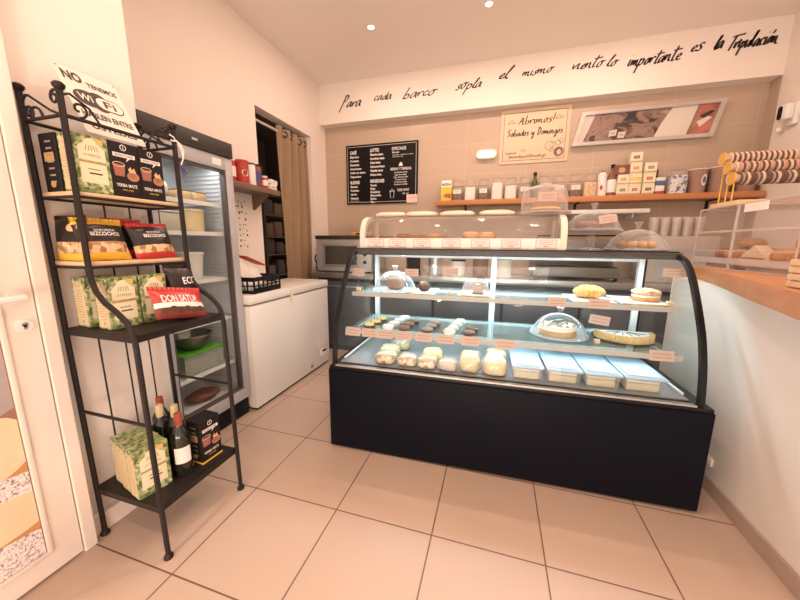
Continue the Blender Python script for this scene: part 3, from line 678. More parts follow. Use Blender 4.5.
t = thing('storage_tub', 'clear square tub on the fridge\'s second shelf, left of the yellow tub', 'tub', (-.74, .66, 1.289)); m = M(); m.box(-.08, .08, -.075, .075, 0, .10, bev=.01); m.build('tub_body', mat('tub_clear', (.55, .53, .45), .3), t); m = M(); m.box(-.083, .083, -.078, .078, .1005, .112, bev=.004); m.build('tub_lid', LIN, t)
t = thing('plastic_bucket', 'white plastic bucket on the fridge\'s third shelf', 'bucket', (-.74, .83, .999)); m = M(); m.lathe([(0, 0), (.065, 0), (.078, .15), (.072, .15), (.06, .008), (0, .008)]); m.build('bucket_body', WHITE, t); m = M(); m.lathe([(0, .1502), (.083, .1502), (.083, .163), (.07, .166), (0, .166)]); m.build('bucket_lid', PLASTW, t)
# lidded box and steel bowl on the fourth shelf level, meat tray below
t = thing('lidded_container', 'clear food container with bright green lid on a low fridge shelf', 'container', (-.735, .785, .416))
m = M(); m.prism([(-.095, -.14), (.095, -.14), (.095, .14), (-.095, .14)], .0, .002); 
for a in ((-.095, -.092, -.14, .14), (.092, .095, -.14, .14), (-.092, .092, -.14, -.137), (-.092, .092, .137, .14)): m.box(*a, .002, .125)
m.build('box_wall', glass('box_plastic', (.93, .95, .92), .8, .22, (.8, .84, .8)), t, 0)
m = M(); m.box(-.102, .102, -.147, .147, .1255, .140, bev=.004); m.build('lid', mat('lid_green', (.10, .36, .03), .4), t, label='bright green lid')
for i in range(5):
    m = M(); m.box(-.075, .075, -.11, .11, .004, .018, bev=.005, mx=Matrix.Translation((0, 0, .017*i))@Matrix.Rotation(.12*(i % 2)-.06, 4, 'Z'))
    o = m.build('flat_pastry', mat('pastry_pale', (.66, .50, .32), .6, var=.15, scale=20)); o.location = (-.735, .785, .416); tag(o, ORD[i]+' flat pale pastry from the bottom inside the green-lidded container', 'pastry', 'flat pastries in the green-lidded container')
t = thing('steel_bowl', 'stainless steel mixing bowl sitting on the green container lid', 'bowl', (-.735, .775, .5565))
m = M(); pr = [(0, 0), (.045, 0), (.075, .018), (.105, .055), (.120, .095), (.126, .097), (.124, .101), (.117, .099), (.101, .057), (.072, .022), (0, .005)]; m.lathe(pr, seg=36); m.build('bowl_shell', mat('bowl_steel', (.20, .20, .17), .3, metal=.9), t)
t = thing('meat_tray', 'clear tray of dark meat at the bottom of the fridge', 'tray', (-.735, .80, .1745)); m = M(); m.box(-.10, .10, -.16, .16, 0, .012, bev=.004); m.build('tray_base', PLASTW, t); m = M(); m.blob((0, .02, .045), (.075, .115, .034), amp=.2, sc=16, seed=4, zmin=-.032); m.build('meat', mat('meat_dark', (.16, .045, .03), .35, var=.4, scale=22), t)

# ================================================================== CHEST FREEZER
fz = thing('chest_freezer', 'white chest freezer against the left wall with tape on its lid', 'freezer', (-.75, 1.60, 0))
x0, x1, ya, yb = -.985, -.518, 1.064, 2.135
FW = mat('freezer_white', (.78, .75, .70), .35, var=.03, scale=3)
m = M(); m.box(x0, x1, ya, yb, .022, .785, bev=.008); m.build('body', FW, fz, 35, True)
m = M(); m.box(x0+.015, x1-.02, ya+.02, yb-.02, 0, .022); m.build('plinth', BLACKM, fz, 0, True)
m = M(); m.box(x0+.006, x1-.006, ya+.006, yb-.006, .785, .797); m.build('lid_seal', mat('seal_grey', (.25, .23, .21), .6), fz, 0, True)
m = M(); m.box(x0, x1+.006, ya-.002, yb+.002, .797, .862, bev=.009); m.build('lid', FW, fz, 35, True)
m = M(); m.box(x1+.006, x1+.0075, 1.515, 1.553, .735, .845); m.box(x0+.20, x1+.0065, 1.515, 1.553, .8621, .8629); m.build('masking_tape', CREAMC, fz, 0, True, 'strip of cream masking tape')
m = M(); 
for k in range(9): m.box(x1-.001, x1+.002, 1.90, 2.09, .215+.019*k, .222+.019*k)
m.build('vent_slots', FW, fz, 0, True)
m = M(); m.box(x1-.001, x1+.004, 1.955, 2.075, .115, .185, bev=.002); m.build('control_plate', PLASTW, fz, 30, True)
m = M(); m.box(x1+.004, x1+.0055, 1.985, 2.06, .150, .170); m.build('control_slot', BLACKM, fz, 0, True)
m = M(); m.cyl((x1-.001, 1.79, .075), (x1+.010, 1.79, .075), .017); m.build('drain_plug', mat('plug_grey', (.3, .29, .28), .5), fz, 35, True)
# crate and papers on the freezer
cr = thing('plastic_crate', 'black slotted plastic crate on top of the freezer', 'crate', (-.655, 1.285, .8625), math.radians(4))
m = M(); L, Wd, hh = .155, .11, .118
m.box(-Wd, Wd, -L, L, 0, .006)
for sx in (-1, 1):
    m.box(sx*Wd-.003, sx*Wd+.003, -L, L, 0, .040); m.box(sx*Wd-.005, sx*Wd+.005, -L, L, .088, hh); m.box(sx*Wd-.003, sx*Wd+.003, -L, L, .052, .060)
    for k in range(7): y = -L+k*L/3; m.box(sx*Wd-.003, sx*Wd+.003, y-.006, y+.006, .0, .1)
for sy in (-1, 1):
    m.box(-Wd, Wd, sy*L-.003, sy*L+.003, 0, .022); m.box(-Wd, Wd, sy*L-.005, sy*L+.005, .088, hh); m.box(-Wd, Wd, sy*L-.003, sy*L+.003, .052, .06)
    for k in range(5): x = -Wd+k*Wd/2; m.box(x-.006, x+.006, sy*L-.003, sy*L+.003, 0, .1)
m.build('slotted_shell', BLACK, cr, 0)
for i, (x, y, ry, h_, mt, lb) in enumerate(((-.00, -.02, .35, .23, PAPER, 'crumpled pale paper bag sticking up from the crate, front one'), (-.07, .02, .2, .23, mat('paper_cream', (.74, .66, .56), .7), 'crumpled cream paper bag at the rear of the crate'))):
    t = thing('paper_bag', lb, 'paper bag', (-.655+x, 1.305+y, .871)); m = M(); n = 10
    for s_ in (1, -1):
        g = [[m.bm.verts.new((s_*.018*(1-j/n)+.02*noise.noise(Vector((i*5+a*.5, j*.6, s_)))-j/n*h_*.25, -.11+.22*a/n, .004+h_*j/n*(1-.38*a/n))) for a in range(n+1)] for j in range(n+1)]
        for j in range(n):
            for a in range(n): m.bm.faces.new((g[j][a], g[j][a+1], g[j+1][a+1], g[j+1][a]))
    bmesh.ops.remove_doubles(m.bm, verts=m.bm.verts[:], dist=.0005); m.build('bag_paper', mt, t, 60)
for i in range(5):
    o = M().box(-.02, .02, -.021, .021, 0, .055, bev=.004).build('small_jar', JARG if i % 2 else PLASTW); o.location = (-.585, 1.19+.047*i, .8695); tag(o, ORD[i]+' small white pot from the left, behind the crate slots', 'pot', 'small pots in the black crate')
o = M().box(-.05, .05, -.105, .105, -.007, .007, bev=.003).build('red_packet', mat('packet_red', (.52, .045, .05), .4)); o.location = (-.735, 1.352, 1.088); o.rotation_euler = (math.radians(-20), math.radians(6), 0); tag(o, 'red flat packet lying on top of the pale paper bags in the crate', 'packet')
# fridge-side calendar sheet on the wall
t = thing('wall_calendar', 'white paper sheet with dark printed marks on the left wall beside the fridge', 'calendar', (-.9995, 1.565, 1.39)); m = M(); B = basis((0, 0, 0), (0, 1, 0), (0, 0, 1)); m.box(0, .002, -.085, .085, -.215, .225); m.build('sheet', PAPER, t, 0)
m = M(); B = basis((.002, 0, 0), (0, 1, 0), (0, 0, 1)); rn = random.Random(4)
for c in range(4):
    for r_ in range(9):
        if rn.random() < .75: m.quad(at(B, -.055+.037*c+rn.uniform(-.006, .006), .17-.045*r_+rn.uniform(-.01, .01)), rn.uniform(.008, .018), rn.uniform(.008, .022), 0, .0006)
m.build('printed_marks', INK, t, 0)

# ================================================================== LEFT WALL SHELF WITH JARS AND CANS
ws = thing('bracket_shelf', 'dark wooden wall shelf on a bracket left of the doorway', 'shelf', (-.90, 1.56, 1.66))
WS = wood('dark_wood', (.14, .09, .06), (.23, .15, .105), 1)
m = M(); m.box(-.099, .10, -.42, .29, -.022, .022, bev=.003); m.build('board', WS, ws)
for y in (.17, -.22):
    m = M(); m.prism([(-.0995, -.022), (.06, -.022), (.06, -.03), (-.0915, -.15), (-.0995, -.15)], y-.012, y+.012, ax=1); m.build('bracket', WS, ws, 0)
def can(name, label, x, y, r, h, mt, lid, band=None, cat='can', group='cans and jars on the left wall shelf'):
    h *= 1.12; r *= 1.04
    t = thing(name, label, cat, (x, y, 1.6825), group=group); m = M(); m.lathe([(0, 0), (r*.97, 0), (r, .004), (r, h-.012), (r*.9, h-.006), (0, h-.006)]); m.build('can_body' if cat == 'can' else 'jar_body', mt, t)
    m = M(); m.lathe([(r*.5, h-.0055), (r*.98, h-.0055), (r*.98, h+.008), (0, h+.009)]); m.build('lid', lid, t)
    if band:
        m = M(); m.lathe([(r+.0008, h*.25), (r+.0008, h*.72)]); m.build('label_band', band, t)
    return t
CR = mat('can_red', (.50, .05, .035), .35)
can('cocoa_can', 'tall red can at the left end of the wall shelf, half behind the fridge', -.90, 1.385, .042, .145, CR, WHITE, INKW)
t = can('cocoa_can', 'large red can with round badge, second from the left on the wall shelf', -.865, 1.475, .046, .150, CR, CR)
m = M(); n = 12
for rr, mi, off in ((.026, 0, .0488), (.018, 1, .0494)):
    vs = [m.bm.verts.new((off*math.cos(rr*math.cos(a)/.047-.35), off*math.sin(rr*math.cos(a)/.047-.35), .08+rr*math.sin(a))) for a in [2*PI*k/16 for k in range(16)]]
    m.bm.faces.new(vs).material_index = mi
m.build('round_badge', [INKW, mat('badge_brown', (.25, .08, .05), .5)], t, 0)
can('spice_jar', 'white jar with blue lid between the red can and the brown jar', -.865, 1.567, .037, .150, PLASTW, mat('lid_blue', (.05, .07, .16), .4), None, 'jar')
can('spice_jar', 'slim brown jar with black lid and blue label', -.87, 1.648, .033, .155, mat('jar_brown', (.25, .06, .035), .4), BLACKM, mat('label_blue', (.07, .07, .20), .5), 'jar')
can('spice_jar', 'small red jar with cream lid before the white packets', -.85, 1.712, .024, .085, CR, CREAMC, PAPER, 'jar')
can('spice_jar', 'squeeze bottle with orange cap behind the small red jar', -.93, 1.705, .026, .135, mat('mustard', (.48, .25, .06), .4), mat('cap_orange', (.6, .2, .05), .4), None, 'jar')
for i in range(3):
    t = thing('white_packet', 'white printed packet on the wall shelf, '+['lower left of three', 'lower right of three', 'lying on top of the other two'][i], 'packet', (-.868, [1.77, 1.81, 1.79][i], [1.6825, 1.6825, 1.7335][i]), .1*i, 'white packets on the wall shelf')
    m = M(); m.box(-.05, .05, -.018 if i < 2 else -.055, .018 if i < 2 else .06, 0, .05 if i < 2 else .034, bev=.003); m.build('packet_body', PAPER, t); m = M(); Bq = basis((.0505, 0, .022), (0, 1, 0), (0, 0, 1)); m.quad(Bq, .03, .010, 0, .0006); m.build('packet_print', mat('grey_print'), t, 0)
# ================================================================== DOORWAY CURTAIN
cu = thing('curtain', 'tan gathered curtain hanging in the doorway on the left wall', 'curtain', (-1.06, 2.42, 0))
m = M(); n = 110; hgt = 16; T = []
for j in range(hgt+1):
    z = .03+(2.372-.03)*j/hgt; row = []
    for i in range(n+1):
        u = i/n; y = 2.205+(2.712-2.205)*u; f = j/hgt
        x = -1.06+.034*math.sin(u*PI*8+.6*math.sin(z*1.3))*(1-.25*f)+.010*math.sin(u*29+z*2)
        row.append(m.bm.verts.new((x, y+.008*math.sin(z*2.2+u*5), z)))
    T.append(row)
for j in range(hgt):
    for i in range(n): m.bm.faces.new((T[j][i], T[j][i+1], T[j+1][i+1], T[j+1][i]))
bmesh.ops.solidify(m.bm, geom=m.bm.faces[:], thickness=.004)
m.build('fabric', mat('curtain_tan', (.60, .43, .27), .85, var=.1, scale=60), cu, 60, True)
for i in range(6):
    y = 2.245+.085*i; m = M(); m.tube([(-1.06, y, 2.335+0*a) if False else (-1.06+.026*math.cos(a), y, 2.318+.026*math.sin(a)) for a in [2*PI*k/16 for k in range(16)]], .006, 6, closed=True); m.build('eyelet_ring', mat('dark_bronze', (.05, .03, .02), .4, metal=.5), cu, 35, True)
ro = M().cyl((0, -.42, 0), (0, .42, 0), .012, seg=16).build('curtain_rod', mat('rod_white', (.6, .52, .45), .5)); ro.location = (-1.06, 2.275, 2.318); tag(ro, 'pale curtain rod across the top of the doorway', 'rod')
# storeroom shelving with boxes
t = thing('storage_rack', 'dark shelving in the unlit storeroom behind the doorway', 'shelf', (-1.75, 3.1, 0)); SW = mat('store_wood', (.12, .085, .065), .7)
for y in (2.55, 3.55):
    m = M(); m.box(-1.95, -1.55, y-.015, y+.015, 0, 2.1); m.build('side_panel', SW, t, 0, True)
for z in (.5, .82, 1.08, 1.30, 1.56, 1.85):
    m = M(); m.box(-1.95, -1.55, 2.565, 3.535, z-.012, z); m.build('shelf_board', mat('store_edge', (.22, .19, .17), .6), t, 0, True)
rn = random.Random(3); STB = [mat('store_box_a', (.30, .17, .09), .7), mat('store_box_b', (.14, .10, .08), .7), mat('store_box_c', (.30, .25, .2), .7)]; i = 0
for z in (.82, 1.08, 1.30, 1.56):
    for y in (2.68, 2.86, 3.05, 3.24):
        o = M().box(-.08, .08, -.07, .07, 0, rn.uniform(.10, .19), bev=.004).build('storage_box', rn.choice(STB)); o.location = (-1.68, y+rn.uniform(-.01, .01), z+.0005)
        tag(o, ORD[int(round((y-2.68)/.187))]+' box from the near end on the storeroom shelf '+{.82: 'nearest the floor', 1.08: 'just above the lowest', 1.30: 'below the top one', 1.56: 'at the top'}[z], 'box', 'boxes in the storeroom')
#==SPLIT==
# ================================================================== CURVED PASTRY CASE
TH = math.atan2(.046, 1.864); CO = Vector((.191, .866, 0)); W = 1.865
def cw(x, y, z=0): return (CO.x+x*math.cos(TH)-y*math.sin(TH), CO.y+x*math.sin(TH)+y*math.cos(TH), z)
ca = thing('pastry_case', 'long black pastry display case with curved glass front and lit glass shelves', 'display case', CO, TH)
m = M(); m.box(0, W, 0, .78, .012, .50, bev=.003); m.build('base_cabinet', NAVY, ca)
for x in (.05, W-.05):
    for y in (.06, .72):
        m = M(); m.lathe([(0, 0), (.022, 0), (.022, .008), (.012, .012), (.012, .013), (0, .013)], (x, y, 0), 16); m.build('foot', BLACKM, ca)
m = M(); m.box(.004, W-.004, .006, .78, .5002, .518, bev=.002); m.build('base_rim', BLACK, ca)
m = M(); m.box(.04, W-.065, .012, .020, .5182, .526); m.box(.04, W-.065, .034, .040, .5182, .524); m.build('glass_channel', STEEL, ca, 0, label='metal channel under the front glass')
m = M(); m.box(.042, W-.065, .075, .70, .5185, .524); m.build('deck', mat('deck_steel', (.34, .36, .38), .4, metal=.3), ca, 0)
pr = [(.030, .522), (.042, .62), (.064, .72), (.098, .82), (.14, .905), (.188, .99), (.243, 1.08), (.295, 1.138), (.35, 1.170), (.41, 1.182)]
pr = chaikin(pr, 1)
def sheet(x0, x1, mt, nm, t=.005):
    m = M(); rows = []
    for y, z in pr: rows.append([m.bm.verts.new((x, y, z)) for x in (x0, x1)])
    for a, b in zip(rows, rows[1:]): m.bm.faces.new((a[0], a[1], b[1], b[0]))
    return m.build(nm, mt, ca, 60)
sheet(.04, W-.062, CASEG, 'front_glass')
# black curved end frames with glass end panes
for x in (.012, W-.052):
    n = len(pr); o1 = [(y-.004, z) for y, z in pr]+[(.77, 1.188)]; i1 = []
    for k, (y, z) in enumerate(o1):
        a = o1[max(0, k-1)]; b = o1[min(len(o1)-1, k+1)]; dx, dz = b[0]-a[0], b[1]-a[1]; l = math.hypot(dx, dz); i1.append((y+dz/l*.024, z-dx/l*.024))
    m = M(); m.prism(o1+i1[::-1], x, x+.022, ax=0); m.box(x, x+.022, .745, .78, .518, 1.186); m.build('end_frame', BLACK, ca, 50)
    m = M(); q = [(y+.010, z) for y, z in pr]+[(.75, 1.176), (.75, .522)]; m.prism(q, x+.009, x+.013, ax=0); m.build('end_glass', CASEG, ca, 0)
m = M(); m.box(.012, W-.028, .41, .78, 1.172, 1.194, bev=.003); m.build('top_panel', mat('case_top', (.012, .012, .014), .3, spec=.3), ca)
m = M(); m.prism([(.385, 1.160), (.405, 1.152), (.43, 1.152), (.43, 1.172), (.41, 1.188), (.385, 1.184)], .012, W-.028, ax=0); m.build('top_rail', mat('rail_grey', (.06, .06, .063), .35, spec=.3), ca, 0)
LED = mat('led_tube', (1, 1, 1), .5, emit=(.80, .93, 1), es=4)
m = M(); m.box(.06, W-.08, .435, .455, 1.155, 1.166); m.build('led_tube', LED, ca, 0, label='white light strip')
# back sliding doors
m = M()
def frame_xz(m, xa, xb, za, zb, t, y0, y1):
    m.box(xa, xa+t, y0, y1, za, zb); m.box(xb-t, xb, y0, y1, za, zb); m.box(xa+t, xb-t, y0, y1, za, za+t); m.box(xa+t, xb-t, y0, y1, zb-t, zb); return m
for k, (xa, xb, y) in enumerate(((.042, .935, .735), (.895, W-.064, .715))):
    fo = frame_xz(M(), xa, xb, .526, 1.150, .026, y, y+.014).build('sliding_door', ALU, ca, 0)
    m = M(); m.box(xa+.026, xb-.026, y+.005, y+.009, .552, 1.124); m.build('door_glass', CASEG, fo, 0)
for x in (.052, .90, W-.10):
    m = M(); m.box(x, x+.028, .672, .690, .526, 1.150)
    for k in range(20): m.box(x+.010, x+.018, .6712, .672, .56+.028*k, .572+.028*k)
    m.build('shelf_upright', ALU, ca, 0, label='white slotted upright')
# shelves
for nm, yf, z in (('upper', .27, .915), ('middle', .17, .695)):
    m = M(); m.box(.042, W-.065, yf+.004, .664, z-.008, z); m.build('glass_shelf', SHG, ca, 0, label=nm+' glass shelf')
    m = M(); m.box(.042, W-.065, yf-.002, yf+.0035, z-.020, z+.006); m.build('price_rail', mat('rail_pale', (.40, .40, .37), .4), ca, 0, label='pale price rail along the shelf edge')
    m = M(); m.box(.045, W-.067, .640, .664, z-.020, z-.0085); m.build('rear_rail', ALU, ca, 0)
    m = M()
    for x in (.056, .905, W-.095): m.prism([(.30, z-.009), (.672, z-.009), (.672, z-.05), (.31, z-.016)], x, x+.005, ax=0); 
    m.build('shelf_bracket', ALU, ca, 0)
    yl = .600 if nm == 'upper' else .205
    m = M(); m.box(.09, W-.11, yl, yl+.014, z-.022, z-.012); m.build('led_tube', LED, ca, 0, label='white light strip')
m = M()
for x in (.065, W-.085): m.tube([(x, .09, .545), (x, .62, .545)], .006, 6); 
m.build('deck_rail', ALU, ca)
# ---- things inside
ZU, ZM, ZD = .9153, .6953, .5243
def ci(o, x, y, z, rz=0): o.location = cw(x, y, z); o.rotation_euler = (0, 0, TH+rz); return o
def scrib(m, B, w, h, mi, rn, rows=2):
    for k in range(rows):
        x = -w*.36
        while x < w*.34:
            l = rn.uniform(.05, .13)*w; m.quad(at(B, x+l/2, h*(.16-.34*k)), l, h*.085, mi, .0006); x += l+.02*w
RN = random.Random(9)
def shelf_label(label, x, y, z, w=.098, h=.052, tilt=-12, group='price labels on the shelf edges'):
    t = thing('price_label', label, 'label', cw(x, y, z), group=group, rot=(math.radians(tilt), 0, TH))
    m = M(); m.box(-w/2, w/2, -.0006, .0006, 0, h); m.build('card', LABELP, t, 0)
    m = M(); scrib(m, basis((0, -.0008, h/2), (1, 0, 0), (0, 0, 1)), w, h, 0, RN); m.build('handwriting', mat('label_ink', (.42, .20, .13), .7), t, 0); return t
where = ['in front of the yellow tartlets, leftmost on the middle shelf', 'between the yellow tartlets and the white cream rounds', 'in front of the white cream rounds', 'in front of the brown rounds', 'in front of the grey-brown rounds', 'in front of the piped white rosettes', 'in front of the two brown rounds, next to the rosettes']
for x, s_ in zip((.088, .198, .298, .410, .532, .660, .798), where): shelf_label('pinkish paper price label '+s_, x, .158, .664)
shelf_label('pinkish paper price label alone on the empty stretch of the middle shelf edge', .984, .158, .662, .10)
shelf_label('pinkish paper price label under the custard tart at the right of the middle shelf', 1.709, .158, .672, .105)
shelf_label('pinkish paper price label on the upper shelf edge, left of the croissant board', 1.242, .258, .896, .09)
shelf_label('pinkish paper price label on the upper shelf edge in front of the croissant', 1.445, .258, .896, .105)
def holder(label, x, y, z, h, w=.085, ch=.044, tilt=0):
    t = thing('label_holder', label, 'label', cw(x, y, z), TH, 'standing price labels inside the case'); m = M(); m.box(-.013, .013, -.013, .013, 0, .022, bev=.003); m.build('wooden_base', SHELFW, t)
    m = M(); m.cyl((0, 0, .022), (0, 0, h+.01), .0014, seg=8); m.build('clear_stick', DOMEG, t)
    m = M(); R_ = Matrix.Translation((0, -.0022, h+ch/2)) @ Matrix.Rotation(tilt, 4, 'Y'); m.box(-w/2, w/2, -.0006, .0006, -ch/2, ch/2, mx=R_); m.build('card', LABELP, t, 0)
    m = M(); scrib(m, R_ @ basis((0, -.0008, 0), (1, 0, 0), (0, 0, 1)), w, ch, 0, RN); m.build('handwriting', mat('label_ink'), t, 0)
holder('pinkish price card on a clear stick at the far left of the upper shelf', .062, .33, ZU, .105)
holder('pinkish price card on a clear stick right of the glass dome on the upper shelf', .425, .30, ZU, .115)
holder('pinkish price card on a clear stick between the chocolate ball and the clear cake box', .655, .36, ZU, .125, .09)
holder('pinkish price card on a clear stick at the far right of the upper shelf', 1.80, .36, ZU, .150, .10)
holder('tilted pinkish price card on a stick between dome and tart on the middle shelf', 1.47, .31, ZM, .105, .10, .05, .14)
# glass dome with plate
def dome(name, label, loc, r, h, kn, plate=True, group=None, mt=DOMEG, stand=0, rz=TH):
    t = thing(name, label, 'cake dome', loc, rz, group); z0 = 0
    if stand:
        m = M(); m.lathe([(0, 0), (.066, 0), (.062, .006), (.022, .014), (.014, .030), (.024, .050), (.028, .062), (.014, .084), (.022, .100), (r*.9, .108), (r*1.08, .110), (r*1.09, .118), (r*1.02, .120), (0, .118)], seg=36); m.build('stand_foot', mt, t); z0 = .1205
    elif plate:
        m = M(); m.lathe([(0, 0), (r*.9, 0), (r*1.06, .005), (r*1.07, .009), (r*.98, .008), (0, .006)], seg=36); m.build('glass_plate', mt, t); z0 = .0085
    pro = [(r, 0), (r*.995, .006), (r*.93, h*.25), (r*.82, h*.5), (r*.64, h*.74), (r*.42, h*.90), (r*.18, h*.985), (0, h)]
    m = M(); m.lathe(pro, (0, 0, z0), 40); m.lathe([(r*.97, .002), (r*1.03, .0), (r*1.03, .007), (r*.98, .008)], (0, 0, z0), 40); m.build('glass_dome', mt, t)
    m = M(); m.lathe([(0, h-.001), (.012, h), (.009, h+kn*.3), (.018, h+kn*.85), (.021, h+kn*.95), (.014, h+kn), (0, h+kn)], (0, 0, z0), 20); m.build('knob', mt, t); return t, z0
t, z = dome('cake_dome', 'glass cake dome with knob at the left of the upper shelf', cw(.275, .452, ZU), .140, .122, .034, group='glass cake domes')
t = thing('bread_slice', 'slab of brown cake under the left glass dome on the upper shelf', 'cake', cw(.285, .45, ZU+z+.0006), TH); m = M(); m.blob((0, 0, .042), (.058, .05, .042), amp=.16, sc=30, sq=.6, zmin=-.042); m.build('sponge', CHOCM, t)
def board(label, x, y, w, d, rz=0, edge=GOLD):
    t = ci(thing('cake_board', label, 'cake board', group='square cake boards'), x, y, ZU, rz); m = M(); m.box(-w/2, w/2, -d/2, d/2, .0, .004); m.build('board_sheet', mat('board_white', (.78, .80, .72), .4), t, 0); m = M(); m.box(-w/2-.001, w/2+.001, -d/2-.001, -d/2, 0, .005); m.build('board_edge', edge, t, 0); return .0045
zb = board('white square cake board under the chocolate ball', .485, .46, .150, .26)
board('white square cake board with gold edge under the clear cake box', .805, .46, .20, .22)
board('white square cake board under the croissant', 1.445, .47, .21, .28, .03)
board('white square cake board under the crumble pie', 1.70, .48, .23, .28, -.03)
t = ci(thing('chocolate_ball', 'dark chocolate cake ball dusted with crumbs on a white board', 'cake'), .478, .445, ZU+zb); m = M(); m.blob((0, 0, .032), (.043, .04, .033), amp=.15, sc=40, zmin=-.032); m.build('cake_body', CHOC, t); m = M(); m.blob((0, 0, .052), (.030, .028, .014), amp=.3, sc=60); m.build('crumb_top', CRUMB, t)
t = ci(thing('cake_box', 'clear plastic cake box with a chocolate cube inside on the upper shelf', 'box'), .805, .44, ZU+zb); m = M()
m.prism([(-.075, 0), (.075, 0), (.075, .045), (.055, .085), (-.055, .085), (-.075, .045)], -.07, .07, ax=1); m.build('clear_lid', ACRYL, t, 0)
m = M(); 
for x in (-.075, .075): m.tube([(x, -.07, .001), (x, -.07, .045), (x*.73, -.07, .085), (x*.73, .07, .085), (x, .07, .045)], .0018, 6)
m.tube([(-.055, -.07, .085), (.055, -.07, .085)], .0018, 6); m.build('lid_seam', ALU, t)
t = ci(thing('chocolate_cube', 'small chocolate cake cube inside the clear box', 'cake'), .82, .435, ZU+zb+.001); m = M(); m.box(-.032, .032, -.03, .03, 0, .046, bev=.006); m.build('cake_body', CHOCM, t); m = M(); m.blob((0, 0, .054), (.022, .02, .011), amp=.3, sc=60); m.build('topping', BREADD, t)
def croissant(name, label, loc, L, r, rz, mt, ridge=9, bend=.9, group=None, cat='pastry'):
    m = M(); n = 40; P = []; R = []
    for k in range(n+1):
        u = -1+2*k/n; a = u*bend; P.append((L/2/max(.3, math.sin(bend))*math.sin(a), -L/2*(1-math.cos(a)), r*.86)); R.append(max(.002, r*(1-abs(u)**2.2)**.6*(.88+.16*abs(math.sin(u*ridge*1.57)))))
    m.tube(P, R, 14); o = m.build(name, mt, None, 50); o.location = loc; o.rotation_euler = (0, 0, rz); return tag(o, label, cat, group)
croissant('croissant', 'golden ridged croissant on a white board on the upper shelf', cw(1.445, .46, ZU+zb+.004), .165, .040, TH-.1, CRUST, bend=.7)
t = ci(thing('crumble_pie', 'round crumble-topped layer cake on a white board at the right of the upper shelf', 'cake'), 1.735, .47, ZU+zb); m = M(); m.lathe([(0, 0), (.062, 0), (.068, .012), (.067, .024), (0, .024)], seg=32); m.build('sponge_base', BREAD, t); m = M(); m.lathe([(0, .0242), (.065, .0242), (.067, .031), (.065, .034), (0, .034)], seg=32); m.build('filling_layer', CREAM, t); m = M(); m.blob((0, 0, .046), (.066, .066, .024), amp=.25, sc=45, sq=.85, zmin=-.010); m.build('crumble_top', CRUMB, t)
# tartlets on the middle shelf
def tart(kind):
    t = thing('tartlet', '', 'tartlet', group={'y': 'yellow piped tartlets', 'w': 'white cream rounds', 'b': 'brown cream rounds', 'g': 'grey-brown rounds', 'p': 'piped white rosettes', 'd': 'dark brown rounds'}[kind])
    cup = {'y': CHOC, 'w': PLASTW, 'b': CHOC, 'g': CHOC, 'p': PLASTW, 'd': CHOC}[kind]; top = {'y': CUST, 'w': CREAM, 'b': CHOCM, 'g': mat('mousse', (.33, .24, .20), .5, var=.2, scale=30, bump=.3), 'p': CREAM, 'd': CHOCM}[kind]
    m = M(); m.lathe([(0, 0), (.030, 0), (.038, .014), (.036, .016), (0, .014)], seg=24); m.build('cup', cup, t)
    m = M()
    if kind in 'yp':
        for k in range(7): a = k*2*PI/6; q = .021 if k < 6 else 0; m.lathe([(.012, 0), (.0125, .007), (.006, .014), (0, .020)], (q*math.cos(a), q*math.sin(a), .0145), 10)
    else: m.blob((0, 0, .019), (.037, .037, .011), amp=.12, sc=50, seed=ord(kind))
    m.build('topping', top, t); return t
KN = {'y': ('yellow piped tartlet', .160, 3), 'w': ('flat white cream round', .285, 4), 'b': ('brown cream round', .388, 3), 'g': ('grey-brown mousse round', .535, 3), 'p': ('piped white rosette', .670, 4), 'd': ('dark brown round', .785, 2)}
for k, (nm, x, n) in KN.items():
    t0 = None
    for i in range(n):
        loc = cw(x+.014*i*(1 if k not in 'bg' else .8), .262+.088*i, ZM+.0006); lb = '%s on the middle shelf, %s from the front of its row' % (nm, ORD[i])
        if t0 is None: t0 = tart(k); t0.location = loc; t0.rotation_euler = (0, 0, TH); t0['label'] = lb
        else: dup(t0, loc, TH, lb)
t, z = dome('cake_dome', 'large glass cake dome over a white crumble cake on the middle shelf', cw(1.30, .43, ZM), .150, .122, .036, group='glass cake domes')
t = thing('crumble_cake', 'white-frosted cake with crumbs, cut open, under the middle shelf dome', 'cake', cw(1.29, .43, ZM+z+.0006), TH+2.2); m = M(); pts = arc(0, 0, .105, 0, PI*1.62, 30)+[(0, 0)]; m.prism(pts, 0, .030); m.build('sponge_base', CRUST, t, 30)
m = M(); rn = random.Random(5); m.prism([(p[0]*.97, p[1]*.97) for p in pts], .0302, .055); m.build('frosting', CREAM, t, 30)
m = M()
for k in range(70):
    a = rn.uniform(.05, PI*1.55); q = rn.uniform(.01, .098); m.blob((q*math.cos(a), q*math.sin(a), .058), (.007, .006, .005), sub=1, amp=.2, sc=90, seed=k)
m.build('crumbs', CRUMB, t)
t = thing('half_tart', 'half custard tart with fluted crust on a dark plate at right', 'tart', cw(1.64, .455, ZM), TH+.06)
m = M(); m.lathe([(0, 0), (.14, 0), (.152, .006), (.152, .008), (.145, .005), (0, .005)], seg=40); m.build('dark_plate', mat('plate_dark', (.03, .03, .035), .3), t)
def fl(r, n=64, a0=PI, a1=2*PI, amp=.004): return [((r+amp*math.cos(k*PI))*math.cos(a0+(a1-a0)*k/n), (r+amp*math.cos(k*PI))*math.sin(a0+(a1-a0)*k/n)) for k in range(n+1)]
m = M(); m.prism(fl(.146)+fl(.130, amp=0)[::-1], .0055, .046); m.build('fluted_crust', mat('crust_yellow', (.66, .48, .22), .6, var=.25, scale=30), t, 30)
m = M(); m.prism(fl(.1295, amp=0), .0055, .038); m.build('custard_filling', CUST, t, 30)
m = M(); 
